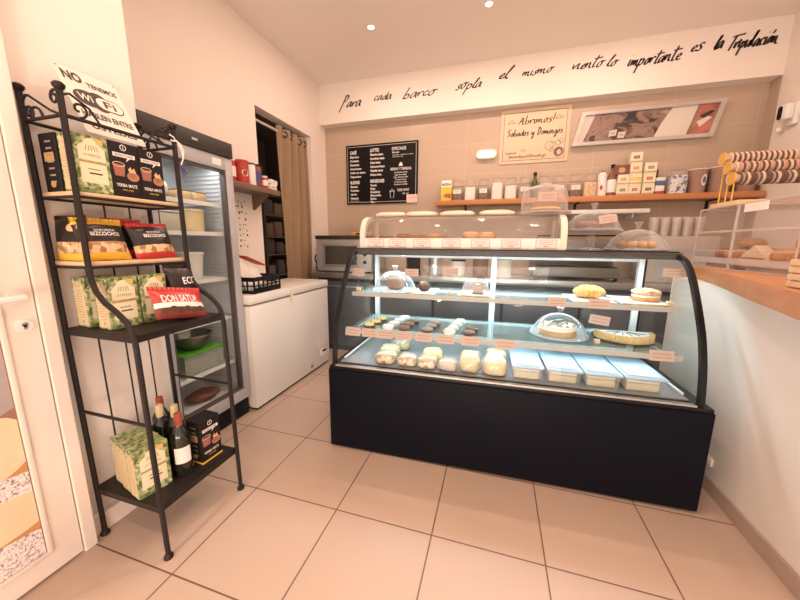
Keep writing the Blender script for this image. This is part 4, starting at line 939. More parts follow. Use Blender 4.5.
m.prism(fl(.126, amp=0), .0382, .043); m.build('meringue_top', CREAM, t, 30)
m = M()
for k in range(6): a = PI+.35+.42*k; m.tube([(.03*math.cos(a), .02*math.sin(a)-.01, .0436), (.105*math.cos(a), .105*math.sin(a), .0436)], .0022, 6)
m.build('chocolate_stripes', CHOC, t)
# wrapped cakes along the deck
WRAPG = glass('cling_film', (.98, .97, .95), 1.6, .06, (.9, .88, .82), .2)
def wrapped(label, x, y, rx, ry, rz_, mt, seed, top=None, z=ZD, rot=0, group='cling-wrapped cakes on the deck'):
    t = ci(thing('wrapped_cake', label, 'cake', group=group), x, y, z, rot); m = M(); m.blob((0, 0, rz_), (rx, ry, rz_), amp=.13, sc=22, sq=.62, seed=seed, zmin=-rz_); m.build('cake_body', mt, t, 60)
    if top: m = M(); m.blob((0, 0, rz_*1.66), (rx*.84, ry*.84, rz_*.42), amp=.2, sc=32, sq=.7, seed=seed+2); m.build('icing', top, t, 60)
    m = M(); m.blob((0, 0, rz_*1.06), (rx*1.06, ry*1.06, rz_*1.10), amp=.16, sc=30, sq=.6, seed=seed+4, zmin=-rz_*1.05); m.build('film', WRAPG, t, 40)
MARB = voro('marble_cake', [(0, (.30, .16, .09)), (.35, (.62, .48, .32)), (.7, (.74, .64, .46)), (1, (.82, .74, .58))], 45, .5, .3)
PALEC = mat('pale_cake', (.70, .58, .34), .5, var=.12, scale=20, bump=.2); YELC = mat('yellow_cake', (.86, .70, .22), .5, var=.2, scale=20, bump=.2); GRC = mat('grey_cake', (.55, .47, .40), .5, var=.2, scale=30, bump=.3)
wrapped('film-wrapped marbled cake with pale top, leftmost in the front row on the deck', .315, .135, .058, .058, .032, MARB, 1, PALEC)
wrapped('film-wrapped pale cake behind the leftmost one on the deck', .30, .265, .058, .055, .032, PALEC, 2, PALEC)
wrapped('film-wrapped pale cake furthest back at the left of the deck', .335, .395, .062, .055, .034, PALEC, 3, CREAM)
wrapped('film-wrapped speckled cake, second from the left in the front row', .445, .130, .056, .050, .030, MARB, 4)
wrapped('film-wrapped bright yellow cake behind the front row near the middle', .575, .250, .056, .055, .036, YELC, 5, YELC)
wrapped('film-wrapped pale speckled cake in front of the bright yellow one', .566, .125, .052, .052, .034, MARB, 6, PALEC)
wrapped('film-wrapped grey-brown cake, right of the speckled ones in the front row', .683, .125, .052, .050, .030, GRC, 7)
wrapped('large film-wrapped pale yellow loaf in the middle of the deck', .80, .165, .056, .085, .046, PALEC, 8, CUST if False else PALEC)
wrapped('large film-wrapped pale loaf beside the blue-lidded containers, front one', .935, .145, .063, .065, .044, PALEC, 9, CREAM)
wrapped('large film-wrapped cake behind the front pale loaf, by the containers', .945, .295, .060, .060, .044, MARB, 10, PALEC)
# four plastic containers with pale blue lids
LIDB = glass('lid_blue_clear', (.80, .91, .97), .8, .72, (.52, .72, .90))
def tub(label, x, w):
    t = ci(thing('lidded_container', label, 'container', group='blue-lidded containers on the deck'), x, .245, ZD)
    m = M(); d = .165; hh = .072
    lo = [m.bm.verts.new((sx*w*.44, sy*d*.90, .0)) for sx, sy in ((-1, -1), (1, -1), (1, 1), (-1, 1))]; hi = [m.bm.verts.new((sx*w*.5, sy*d, hh)) for sx, sy in ((-1, -1), (1, -1), (1, 1), (-1, 1))]
    m.bm.faces.new(lo[::-1])
    for k in range(4): m.bm.faces.new((lo[k], lo[(k+1) % 4], hi[(k+1) % 4], hi[k]))
    m.build('box_wall', glass('tub_plastic', (.95, .97, .98), .9, .18, (.85, .9, .92)), t, 0)
    m = M(); m.box(-w*.42, w*.42, -d*.86, d*.86, .003, .044, bev=.012); m.build('cream_filling', PALEC, t)
    m = M(); m.box(-w*.41, w*.41, -d*.85, d*.85, .0445, .058, bev=.005); m.build('white_layer', CREAM, t)
    m = M(); m.box(-w*.53, w*.53, -d*1.04, d*1.04, hh, hh+.010, bev=.004); m.box(-w*.44, w*.44, -d*.92, d*.92, hh+.010, hh+.014, bev=.002); m.build('lid', LIDB, t, 35, label='pale blue translucent lid')
for x, w_, s_ in ((1.098, .148, 'leftmost of the four, next to the wrapped loaves'), (1.272, .158, 'second of the four from the left'), (1.445, .155, 'third of the four from the left'), (1.625, .170, 'rightmost of the four, by the end glass')): tub('clear food container with pale blue lid, '+s_, x, w_)
# ================================================================== ON TOP OF THE CASE
ZT = 1.1945
mc = thing('countertop_showcase', 'white framed clear pastry showcase standing on the black case top', 'display case', cw(.02, .47, ZT), TH); MW = 1.285
prm = [(.0, .066), (.0, .09), (.012, .135), (.045, .178), (.10, .205), (.17, .214), (.30, .216)]
prm = chaikin(prm, 2)
m = M(); m.prism([(0, 0), (.30, 0), (.30, .02), (.02, .02), (.008, .066), (.0, .066)], .02, MW-.02, ax=0); m.build('base_tray', PLASTW, mc, 0)
for x in (0, MW-.034):
    inn = [(y+.012, max(.0, z-.010)) for y, z in prm]
    m = M(); m.prism([(-.006, 0)]+[(y-.006, z+.004) for y, z in prm]+[(.305, .222), (.305, 0)], x, x+.034, ax=0) if False else m.prism([(-.006, .0)]+[(y-.006, z+.004) for y, z in prm]+[(.305, .222), (.305, .196)]+[(y+.020, z-.022) for y, z in prm[::-1] if z > .09]+[(.022, .0)], x, x+.034, ax=0)
    m.box(x, x+.034, .28, .305, 0, .2); m.build('end_frame', CREAMP, mc, 50)
    m = M(); q = [(.02, .01)]+[(y+.008, z-.004) for y, z in prm]+[(.29, .2), (.29, .01)]; m.prism(q, x+.016, x+.019, ax=0); m.build('end_pane', ACRYL, mc, 0)
m = M(); rows = [[m.bm.verts.new((x, y, z)) for x in (.034, MW-.034)] for y, z in prm]
for a, b in zip(rows, rows[1:]): m.bm.faces.new((a[0], a[1], b[1], b[0]))
m.build('curved_cover', glass('cover_clear', (.95, .94, .92), 1.3, .02, (.9, .88, .85), .15), mc, 60)
m = M(); m.box(.034, MW-.034, .06, .29, .045, .049); m.build('inner_tray', mat('tray_grey', (.22, .19, .165), .4), mc, 0)
m = M(); m.box(.034, MW-.034, .292, .298, .02, .20); m.build('back_panel', ACRYL, mc, 0)
for i, x in enumerate((.115, .265, .43, .62, .80, .98, 1.175)):
    t = ci(thing('showcase_label', '', 'label', group='red-lettered labels on the white showcase'), .02+x, .467, ZT+.004); t.rotation_euler = (math.radians(2), 0, TH)
    t['label'] = 'white label with red lettering on the showcase front, '+ORD[i]+' from the left'
    m = M(); m.box(-.058, .058, -.0015, -.0005, .004, .056); m.build('card', mat('label_white', (.82, .74, .68), .6), t, 0)
    B = basis((0, -.0016, .03), (1, 0, 0), (0, 0, 1)); m = M()
    for a in ((0, .0235, .11, .0022), (0, -.0235, .11, .0022), (-.055, 0, .0022, .047), (.055, 0, .0022, .047)): m.quad(at(B, a[0], a[1]), a[2], a[3], 0, .0004)
    scrib(m, at(B, 0, .004), .10, .036, 0, RN); m.quad(at(B, 0, -.014), .028, .006, 0, .0005); m.build('red_lettering', mat('label_red', (.62, .25, .18), .6), t, 0)
def bun(label, x, y, z, r, mt, seed, h=.6, group='pastries inside the white showcase'):
    o = M().blob((0, 0, r*h), (r, r*.85, r*h), amp=.14, sc=26, sq=.8, seed=seed, zmin=-r*h*.98).build('pastry_bun', mt, None, 60); o.location = cw(x, y, z); tag(o, label, 'pastry', group)
ZS = ZT+.0495
for i, x in enumerate((.175, .27, .335, .40, .485, .55)): bun('rough dark biscuit in the showcase\'s left half, '+ORD[i]+' from the left', .02+x, .60+.02*(i % 2), ZS, (.036, .05, .04, .042, .052, .035)[i], [CHOCM, BREADD, BREADD, BREADD, BREAD, BREADD][i], i, .5)
for i, x in enumerate((.735, .835)): bun('smooth brown bun in the middle of the showcase, '+['left', 'right'][i]+' of the pair', .02+x, .585, ZS, .056, mat('bun_brown', (.62, .34, .18), .35, var=.2, scale=8), 20+i, .55)
o = M().box(-.06, .06, -.05, .05, 0, .012, bev=.004).build('yellow_biscuit', CUST); o.location = cw(1.17, .58, ZS); o.rotation_euler = (0, 0, TH); tag(o, 'flat yellow biscuit at the right end inside the showcase', 'pastry')
# flat loaves lying along the top of the showcase
for i, (x, w_) in enumerate(((.125, .118), (.345, .118), (.60, .118), (.86, .118))):
    t = thing('flat_bread', 'pale flat bread lying on top of the white showcase, '+ORD[i]+' from the left', 'bread', cw(.02+x+.03, .70, ZT+.2165), TH, 'flat breads on top of the showcase'); m = M(); m.blob((0, 0, .018), (w_, .065, .018), amp=.10, sc=14, sq=.75, seed=i, zmin=-.017); m.build('crumb', mat('flat_pale', (.80, .70, .58), .6, var=.08, scale=20), t, 60)
    m = M(); m.blob((0, 0, .030), (w_*.85, .05, .010), amp=.2, sc=18, sq=.8, seed=i+9); m.build('yellow_crust', mat('flat_yellow', (.78, .58, .34), .6, var=.25, scale=20), t, 60)
# cake box dome on the right end of the showcase
ACRYLC = glass('carrier_plastic', (.95, .93, .92), 1.2, .14, (.95, .9, .87), .55)
t = thing('cake_carrier', 'tall clear lidded cake carrier on the right end of the white showcase', 'cake box', cw(1.195, .665, ZT+.2165), TH)
m = M(); m.lathe([(0, 0), (.11, 0), (.160, .010), (.162, .016), (.13, .014), (0, .010)], seg=40); m.build('tray', ACRYL2, t)
m = M(); m.lathe([(.138, .0165), (.134, .11), (.122, .148), (.092, .170), (.045, .178), (0, .179)], seg=40); m.build('clear_cover', ACRYLC, t)
m = M(); m.lathe([(0, .1795), (.036, .1795), (.034, .191), (0, .193)], seg=24); m.build('lid_grip', ACRYL2, t)
m = M(); m.box(-.055, .045, -.1415, -.1405, .068, .122, mx=Matrix.Rotation(.0, 4, 'Z')); m.build('price_card', LABELP, t, 0); m = M(); scrib(m, basis((-.005, -.1418, .095), (1, 0, 0), (0, 0, 1)), .09, .05, 0, RN); m.build('handwriting', mat('label_ink'), t, 0)
t = thing('iced_pastry', 'layered pastry with cream filling inside the tall cake carrier', 'cake', cw(1.205, .665, ZT+.2165+.0148), TH); m = M(); m.lathe([(0, 0), (.085, 0), (.088, .018), (0, .018)], seg=32); m.build('lower_layer', BREADD, t); m = M(); m.lathe([(0, .0182), (.090, .0182), (.092, .028), (0, .030)], seg=32, wob=.02); m.build('cream_layer', CUST, t); m = M(); m.lathe([(0, .0302), (.085, .0302), (.08, .052), (0, .058)], seg=32); m.build('upper_layer', BREADD, t)
# two glass domes on the case top, right
t, z = dome('cake_stand', 'footed glass cake stand with dome and price card on the case top', cw(1.465, .60, ZT), .145, .112, .042, stand=1, mt=DOMEG)
m = M(); R_ = Matrix.Translation((.040, -.126, z+.055)) @ Matrix.Rotation(-.16, 4, 'Y') @ Matrix.Rotation(-.3, 4, 'X'); m.box(-.045, .045, -.0006, .0006, -.024, .024, mx=R_); m.build('price_card', LABELP, t, 0); m = M(); scrib(m, R_ @ basis((0, -.0008, 0), (1, 0, 0), (0, 0, 1)), .09, .048, 0, RN); m.build('handwriting', mat('label_ink'), t, 0)
t = thing('brown_cake', 'low brown cake under the dome of the footed glass stand', 'cake', cw(1.45, .60, ZT+z+.0006), TH); m = M(); m.blob((0, 0, .024), (.075, .07, .024), amp=.15, sc=24, sq=.7, zmin=-.024); m.build('cake_body', CHOCM, t); m = M(); m.blob((0, 0, .044), (.055, .05, .010), amp=.2, sc=30); m.build('glaze', mat('glaze_red', (.36, .12, .07), .3), t)
t, z = dome('cake_dome', 'wide low glass dome over croissants at the case top\'s right end', cw(1.695, .575, ZT), .152, .112, .042, group='glass cake domes')
for i, (x, y, rz, mt, s_) in enumerate(((-.075, -.01, .1, BREADD, 'dark one at left'), (-.026, -.02, .1, BREAD, 'second from the left'), (.024, -.02, .0, CRUST, 'third from the left'), (.074, .0, -.1, CRUST, 'rightmost'))):
    croissant('small_croissant', 'small croissant under the wide low dome, '+s_, Vector(cw(1.695, .575, ZT+z+.0035))+Vector((x, y, 0)), .115, .023, rz+PI/2, mt, bend=.25, group='small croissants under the wide dome')
#==SPLIT==
# ================================================================== LETTERING ON THE BEAM
bl = thing('wall_lettering', 'black handwritten Spanish sentence painted along the pale beam above the counter', 'lettering', (1.25, 2.9345, 2.8))
rn = random.Random(12)
for wd_, xa, xb, zz, k in (('Para', -.731, -.461, 2.757, 1.15), ('cada', -.322, -.099, 2.789, .9), ('barco', .016, .391, 2.775, 1), ('sopla', .589, .862, 2.792, 1), ('el', 1.004, 1.109, 2.838, 1.1), ('mismo', 1.228, 1.518, 2.838, .85), ('viento', 1.665, 1.941, 2.836, .95), ('lo', 1.955, 2.038, 2.826, .95), ('importante', 2.124, 2.549, 2.806, 1.05), ('es', 2.580, 2.672, 2.856, 1.05), ('la', 2.748, 2.811, 2.850, 1.15), ('Tripulación.', 2.849, 3.20, 2.836, 1.1)):
    m = M(); script(m, wd_, basis((xa-1.25, 0, zz-2.8), (1, 0, 0), (0, 0, 1)), .052*k, (xb-xa)*.93, pen=.34, slant=.55, off=.001, jitter=.10, rnd=rn)
    m.build('painted_word', INK, bl, 0)
# ================================================================== MENU BOARD, SIGN, LIGHT, MIRROR ON THE TILED WALL
mb = thing('menu_board', 'black menu board with white lettering on the tiled wall', 'menu board', (-.267, 3.0495, 2.035)); CH = mat('chalk_black', (.009, .008, .008), .6, spec=.15)
m = M(); m.box(-.448, .448, -.018, 0, -.34, .34, bev=.002); m.build('board', CH, mb)
B = basis((0, -.0182, 0), (1, 0, 0), (0, 0, 1)); m = M()
for a in ((0, .318, .86, .006), (0, -.318, .86, .006), (-.427, 0, .006, .642), (.427, 0, .006, .642)): m.quad(at(B, a[0], a[1]), a[2], a[3], 0, .0005)
m.build('border_line', mat('grey_line', (.45, .43, .40), .6), mb, 0)
def col(nm, x, z, head, items, hw, dz=.045, iw=None):
    m = M(); m.text(head, at(B, x, z), h=.036, w=hw, align='LEFT', bold=.03)
    for i, s_ in enumerate(items): m.text(s_, at(B, x, z-.048-dz*i), h=.023, align='LEFT', bold=.035)
    m.build(nm, INKW, mb, 0)
col('coffee_list', -.395, .255, 'CAFÉ', ['Espresso', 'Cortado', 'Ristretto', 'Americano', 'Café con leche', 'Capuccino'], .085)
col('treats_list', -.395, -.085, 'BUDINES', ['Banana', 'Cookies', 'Limón', 'Naranja'], .12)
m = M(); m.text('EXTRA', at(B, -.395, -.278), h=.018, align='LEFT'); m.text('leche de almendras', at(B, -.395, -.302), h=.010, align='LEFT'); m.build('extra_line', INKW, mb, 0)
col('latte_list', -.135, .268, 'LATTES', ['Matcha latte', 'Cookies latte', 'Chai latte', 'Caramel latte', 'Vainilla latte', 'Moka latte'], .11)
col('infusion_list', -.135, -.078, 'INFUSIONES', ['Verde', 'Rojo', 'Breakfast', 'Manzanilla', 'Boldo', 'Tilo'], .175, .0385)
m = M(); m.text('ESPECIALES', at(B, .135, .268), h=.034, w=.17, align='LEFT', bold=.01); m.text('Mocado', at(B, .14, .228), h=.018, align='LEFT', bold=.02); m.text('chocolate, espresso y crema', at(B, .14, .200), h=.012, w=.25, align='LEFT'); m.text('canela, leche y miel', at(B, .14, .180), h=.012, align='LEFT')
m.build('specials_list', INKW, mb, 0); m = M(); m.text('BEBIDAS Y TORRADAS', at(B, .245, .045), h=.028, w=.25, bold=.01)
for i, s_ in enumerate(('Limonada, menta', 'Jugo de naranja', 'Agua mineral, soda', 'Tostado mixto', 'Tostón con palta', 'Sandwich, tortilla')): m.text(s_, at(B, .245, .008-.027*i), h=.016, bold=.01)
m.build('drinks_list', INKW, mb, 0); m = M(); m.text('TAKE AWAY', at(B, .275, -.19), h=.030, w=.15, bold=.01); m.text('10% off', at(B, .30, -.232), h=.018); m.build('takeaway_line', INKW, mb, 0)
m = M(); m.tube([B @ Vector(p) for p in ((.115, -.205, .001), (.12, -.275, .001), (.16, -.275, .001), (.165, -.205, .001), (.115, -.205, .001))], .003, 4); m.tube([B @ Vector(p) for p in ((.11, -.205, .001), (.14, -.18, .001), (.17, -.205, .001))], .003, 4); m.build('cup_drawing', INKW, mb, 0); m = M(); m.disc(B, .012, off=.001, cx=.245, cy=.10); m.poly(B, [(.22, .075), (.27, .075), (.262, .105), (.245, .118), (.23, .105)], 0, .0012); m.build('cupcake_drawing', INKW, mb, 0)
nt_ = thing('paper_note', 'pink paper note taped over the menu board\'s lower right corner', 'note', (.117, 3.0313, 1.742)); m = M(); m.box(-.066, .066, -.0012, .0, -.047, .047); m.build('sheet', mat('note_pink', (.82, .62, .53), .7), nt_, 0); m = M(); scrib(m, basis((0, -.0014, 0), (1, 0, 0), (0, 0, 1)), .13, .09, 0, RN, 1); m.build('handwriting', mat('label_red'), nt_, 0)
sn = thing('opening_sign', 'kraft-toned sign with handwritten weekend opening text on the tiled wall', 'sign', (1.397, 3.0495, 2.32)); SK = mat('sign_kraft', (.74, .57, .40), .6)
m = M(); m.box(-.33, .33, -.010, 0, -.262, .262, bev=.0015); m.build('panel', SK, sn)
B = basis((0, -.0102, 0), (1, 0, 0), (0, 0, 1)); BR = mat('ink_brown', (.10, .045, .03), .6); m = M()
for a in ((0, .23, .595, .004), (0, -.23, .595, .004), (-.296, 0, .004, .46), (.296, 0, .004, .46)): m.quad(at(B, a[0], a[1]), a[2], a[3], 0, .0005)
m.build('border_line', BR, sn, 0)
m = M(); script(m, 'Abrimos!', at(B, -.165, .115), .042, .35, pen=.30, slant=.15, off=.0006); m.build('heading_script', BR, sn, 0)
m = M(); script(m, 'Sabados y Domingos', at(B, -.265, .005), .036, .53, pen=.32, slant=.15, off=.0006); m.build('day_script', BR, sn, 0)
m = M(); script(m, 'Seguinos', at(B, -.275, -.165), .015, .11, pen=.3, slant=.2, off=.0006); m.build('follow_script', BR, sn, 0)
m = M(); script(m, '@mundopasteleriadeigo', at(B, -.235, -.205), .017, .36, pen=.3, slant=.2, off=.0006); m.build('handle_script', BR, sn, 0)
for cx, cy, rx in ((-.225, .14, .018), (.225, .155, .018)):
    m = M()
    for k in range(3): m.ring(B, .012, .010, .003, 0, .0006, seg=14, cx=cx+.022*(k-1), cy=cy+.018*(k % 2))
    m.tube([B @ Vector((cx-.04, cy-.012, .0008)), B @ Vector((cx+.05, cy-.004, .0008))], .0016, 4); m.build('flourish', BR, sn, 0)
m = M()
for cx, cy, a, b in ((.150, -.105, .038, .045), (.180, -.098, .026, .030), (.232, -.082, .028, .024), (.262, -.066, .020, .026), (.175, -.150, .022, .016)): m.ring(B, a, b, .0035, 0, .0006, seg=18, cx=cx, cy=cy)
m.tube([B @ Vector(p) for p in ((-.10, -.150, .0008), (-.115, -.132, .0008), (-.102, -.125, .0008), (-.092, -.135, .0008), (-.082, -.125, .0008), (-.070, -.134, .0008), (-.10+.013, -.158, .0008))], .0016, 4); m.build('pastry_drawing', BR, sn, 0)
m = M(); m.disc(B, .047, mi=0, off=.0010, cx=.243, cy=-.168, seg=32); m.ring(B, .040, .040, .003, 1, .0013, cx=.243, cy=-.168); m.disc(B, .022, .026, 2, .0014, cx=.246, cy=-.171); m.build('round_emblem', [BR, SK, mat('emblem_pink', (.72, .48, .42), .6)], sn, 0)
em = thing('emergency_light', 'small white oval emergency light on the tiled wall between menu board and sign', 'wall light', (.935, 3.0499, 2.168)); m = M(); m.prism(arc(.06, 0, .046, -PI/2, PI/2, 10)+arc(-.06, 0, .046, PI/2, PI*1.5, 10), -.045, 0, ax=1); m.build('housing', WHITE, em); m = M(); m.prism(arc(.045, .0, .022, -PI/2, PI/2, 10)+arc(-.045, 0, .022, PI/2, PI*1.5, 10), -.050, -.0455, ax=1); m.build('lit_diffuser', mat('diffuser_glow', (1, .95, .9), .5, emit=(1, .93, .85), es=1.6), em)
# parallelogram mirror, its dark reflections painted in as flat colour
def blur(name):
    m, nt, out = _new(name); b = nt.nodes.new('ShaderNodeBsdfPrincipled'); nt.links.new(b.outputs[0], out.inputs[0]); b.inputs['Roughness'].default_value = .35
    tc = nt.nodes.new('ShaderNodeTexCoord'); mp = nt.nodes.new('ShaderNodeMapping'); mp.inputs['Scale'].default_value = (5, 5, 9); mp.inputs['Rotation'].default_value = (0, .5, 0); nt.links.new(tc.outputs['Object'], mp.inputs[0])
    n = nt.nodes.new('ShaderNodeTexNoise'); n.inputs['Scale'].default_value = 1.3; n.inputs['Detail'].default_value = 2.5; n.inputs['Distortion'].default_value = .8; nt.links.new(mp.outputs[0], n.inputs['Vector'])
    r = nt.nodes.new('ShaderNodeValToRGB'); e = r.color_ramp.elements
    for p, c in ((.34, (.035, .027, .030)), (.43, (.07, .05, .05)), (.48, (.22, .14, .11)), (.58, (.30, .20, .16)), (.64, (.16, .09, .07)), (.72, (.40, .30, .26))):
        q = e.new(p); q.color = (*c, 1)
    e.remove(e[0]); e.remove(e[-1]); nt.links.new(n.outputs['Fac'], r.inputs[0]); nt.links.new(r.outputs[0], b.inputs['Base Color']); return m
pc = thing('wall_mirror', 'parallelogram-shaped mirror with painted-in reflections in a silver frame on the tiled wall', 'mirror', (2.345, 3.0495, 2.332)); SILV = mat('silver_frame', (.58, .55, .53), .3, metal=.6)
TLc, TRc, BRc, BLc = (-.528, .15), (.600, .156), (.532, -.152), (-.598, -.152)
def lerp2(u, v): return tuple((TLc[i]*(1-u)+TRc[i]*u)*(1-v)+(BLc[i]*(1-u)+BRc[i]*u)*v for i in (0, 1))
m = M(); m.prism([BLc, BRc, TRc, TLc], -.035, 0, ax=1); m.build('backing', SILV, pc, 0)
o_ = [lerp2(*q) for q in ((0, 1), (1, 1), (1, 0), (0, 0))]; i_ = [lerp2(*q) for q in ((.035, .90), (.965, .90), (.965, .10), (.035, .10))]
m = M()
for k in range(4):
    k2 = (k+1) % 4; m.prism([o_[k], o_[k2], i_[k2], i_[k]], -.055, -.036, ax=1)
m.build('frame_moulding', SILV, pc, 0)
B = basis((0, -.0362, 0), (1, 0, 0), (0, 0, 1)); PBL = blur('refl_blur'); PCM = [PBL, mat('refl_dark', (.045, .034, .036), .4, var=.8, scale=9), mat('refl_white', (.66, .60, .54), .4, var=.12, scale=3), mat('refl_red', (.45, .16, .11), .4, var=.7, scale=10), mat('refl_tan', (.27, .17, .13), .4, var=.5, scale=10), mat('refl_pale', (.60, .52, .46), .4)]
def pp_(us, mi, off): m.poly(B, [lerp2(*q) for q in us], mi, off)
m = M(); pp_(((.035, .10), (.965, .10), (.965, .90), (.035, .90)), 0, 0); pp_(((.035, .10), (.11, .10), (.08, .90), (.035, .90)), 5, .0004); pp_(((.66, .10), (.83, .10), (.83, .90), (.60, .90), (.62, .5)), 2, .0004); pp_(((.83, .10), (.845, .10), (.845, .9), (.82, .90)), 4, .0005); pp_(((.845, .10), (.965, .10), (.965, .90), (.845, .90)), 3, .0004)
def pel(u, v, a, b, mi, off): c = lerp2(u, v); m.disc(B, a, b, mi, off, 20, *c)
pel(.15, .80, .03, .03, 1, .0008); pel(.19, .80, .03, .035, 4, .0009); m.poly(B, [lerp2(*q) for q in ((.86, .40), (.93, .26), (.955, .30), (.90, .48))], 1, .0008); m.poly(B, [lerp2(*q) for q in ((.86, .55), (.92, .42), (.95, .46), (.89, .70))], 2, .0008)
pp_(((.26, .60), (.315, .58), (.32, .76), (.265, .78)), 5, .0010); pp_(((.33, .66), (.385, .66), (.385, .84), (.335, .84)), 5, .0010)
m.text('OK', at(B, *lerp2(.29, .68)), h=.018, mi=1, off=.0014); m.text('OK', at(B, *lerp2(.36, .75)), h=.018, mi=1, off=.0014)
m.build('painted_reflection', PCM, pc, 0)  # reflected shop painted on as blurred colour patches
# ================================================================== ORANGE WOOD SHELF WITH JARS
sh = thing('wall_shelf', 'long orange-brown wooden shelf along the tiled wall', 'shelf', (1.83, 2.95, 1.66)); m = M(); m.box(-1.41, 1.408, -.10, .0995, -.026, .025, bev=.003); m.build('board', SHELFO, sh)
for x in (-1.1, 0, 1.1):
    m = M(); m.prism([(.0995, -.026), (-.06, -.026), (-.06, -.034), (.085, -.12), (.0995, -.12)], 0, .03, ax=0) if False else m.box(x, x+.02, -.06, .0995, -.036, -.0262).box(x, x+.02, .088, .0995, -.13, -.0362); m.build('bracket', BLACKM, sh, 0)
ZS2 = 1.6855
t = thing('starch_box', 'yellow cornstarch box at the left end of the wall shelf', 'box', (.538, 2.925, ZS2)); m = M(); m.box(-.056, .056, -.035, .035, 0, .215, bev=.002); m.build('carton', mat('box_yellow', (.80, .56, .06), .5), t, 0)
B = basis((0, -.0352, .1), (1, 0, 0), (0, 0, 1)); m = M(); m.quad(at(B, 0, .078), .108, .07, 0, .0004); m.quad(at(B, .015, -.045), .06, .04, 2, .0005); m.poly(B, [(-.04, -.05), (.05, -.08), (.05, -.02)], 3, .0006); m.text('MAIZENA', at(B, 0, .070), h=.024, w=.095, mi=1, off=.0008, bold=.03); m.build('front_print', [INKW, INK, mat('print_red', (.6, .12, .05), .5), mat('print_brown', (.35, .12, .05), .5)], t, 0)
def jar(x, fill, fh, label, lab=True, r=.0625, h=.212, y=2.945):
    t = thing('glass_jar', label, 'jar', (x, y, ZS2), 0, 'glass jars on the orange shelf'); m = M()
    m.prism([(r*math.copysign(abs(math.cos(a))**.5, math.cos(a)), r*math.copysign(abs(math.sin(a))**.5, math.sin(a))) for a in [2*PI*k/28 for k in range(28)]], 0, h*.70)
    m.lathe([(r*1.02, h*.70), (r*.92, h*.76), (r*.72, h*.80), (r*.70, h*.86)], seg=28); m.build('glass_body', JARG, t, 40)
    m = M(); m.lathe([(r*.80, h*.86), (r*.82, h*.865), (r*.82, h*.99), (r*.70, h), (0, h)], seg=28); m.build('glass_lid', JARG, t)
    m = M(); rr = r*.93; m.prism([(rr*math.copysign(abs(math.cos(a))**.5, math.cos(a)), rr*math.copysign(abs(math.sin(a))**.5, math.sin(a))) for a in [2*PI*k/28 for k in range(28)]], .004, h*fh); m.build('contents', fill, t, 40)
    if lab:
        m = M(); B = basis((0, -r-.0012, h*.42), (1, 0, 0), (0, 0, 1)); m.quad(B, r*1.25, h*.20, 0); m.quad(at(B, 0, .004), r*.8, h*.02, 1, .0005); m.quad(at(B, 0, -.010), r*.6, h*.015, 1, .0005); m.build('jar_label', [PAPER, mat('grey_print')], t, 0)
COFB = voro('coffee_beans', [(0, (.05, .02, .012)), (.6, (.14, .06, .035)), (1, (.25, .13, .08))], 110, .5, .4); FLOUR = mat('flour_white', (.90, .84, .76), .7); OATS = voro('oats', [(0, (.55, .34, .16)), (.5, (.75, .55, .33)), (1, (.85, .70, .48))], 90, .7, .4); TEAL = mat('tea_leaf', (.42, .32, .24), .7, var=.4, scale=60)
jar(.655, COFB, .36, 'glass jar of dark beans with label, beside the yellow box')
jar(.790, FLOUR, .62, 'glass jar filled with cream powder, left of the brown one', False)
jar(.927, COFB, .52, 'glass jar of brown beans with a cream label')
jar(1.066, FLOUR, .74, 'white-filled glass jar, the fullest, right of the labelled brown jar', False, .060, .222)
jar(1.202, FLOUR, .62, 'glass jar of cream powder beside the fullest white jar', False)
jar(1.335, TEAL, .45, 'glass jar of tan leaves with label, left of the green bottle neck')
jar(1.515, TEAL, .35, 'glass jar right behind the cake carrier, beside the green bottle', False)
jar(1.655, OATS, .40, 'glass jar standing behind the cake carrier\'s right half')
jar(1.800, COFB, .30, 'glass jar of dark grounds with wide cream label, left of the nut jar')
jar(1.932, OATS, .62, 'glass jar packed with pale nuts, left of the white bottle', False)
def bottle(x, h, r, label, body, cap, y=2.95, lab=None):
    t = thing('syrup_bottle', label, 'bottle', (x, y, ZS2), 0, 'bottles on the orange shelf'); m = M(); m.lathe([(0, 0), (r, 0), (r, h*.55), (r*.85, h*.66), (r*.40, h*.76), (r*.38, h*.88), (0, h*.88)]); m.build('bottle_body', body, t); m = M(); m.lathe([(0, h*.8802), (r*.46, h*.8802), (r*.46, h), (0, h)]); m.build('cap', cap, t)
    if lab: m = M(); m.lathe([(r+.001, h*.12), (r+.001, h*.52)]); m.build('label_band', lab, t)
bottle(1.435, .265, .036, 'green glass bottle with black cap behind the jars', mat('bottle_green', (.06, .09, .03), .2, coat=.5), BLACKM, 2.99)
t = thing('white_bottle', 'white plastic bottle with red mark, right of the nut jar', 'bottle', (2.035, 2.945, ZS2)); m = M(); m.lathe([(0, 0), (.042, 0), (.044, .02), (.040, .13), (.036, .17), (.040, .20), (.022, .222), (0, .222)]); m.build('bottle_body', PLASTW, t); m = M(); m.lathe([(0, .2222), (.018, .2222), (.018, .236), (0, .238)]); m.build('cap', BREADD, t); m = M(); m.disc(basis((-.012, -.0462, .08), (1, 0, 0), (0, 0, 1)), .012, .022); m.build('red_mark', CR, t, 0)
bottle(2.118, .292, .038, 'bottle with white label and black cap next to the tea box pyramid', mat('bottle_brown', (.22, .10, .06), .25), BLACKM, 2.95, PAPER)
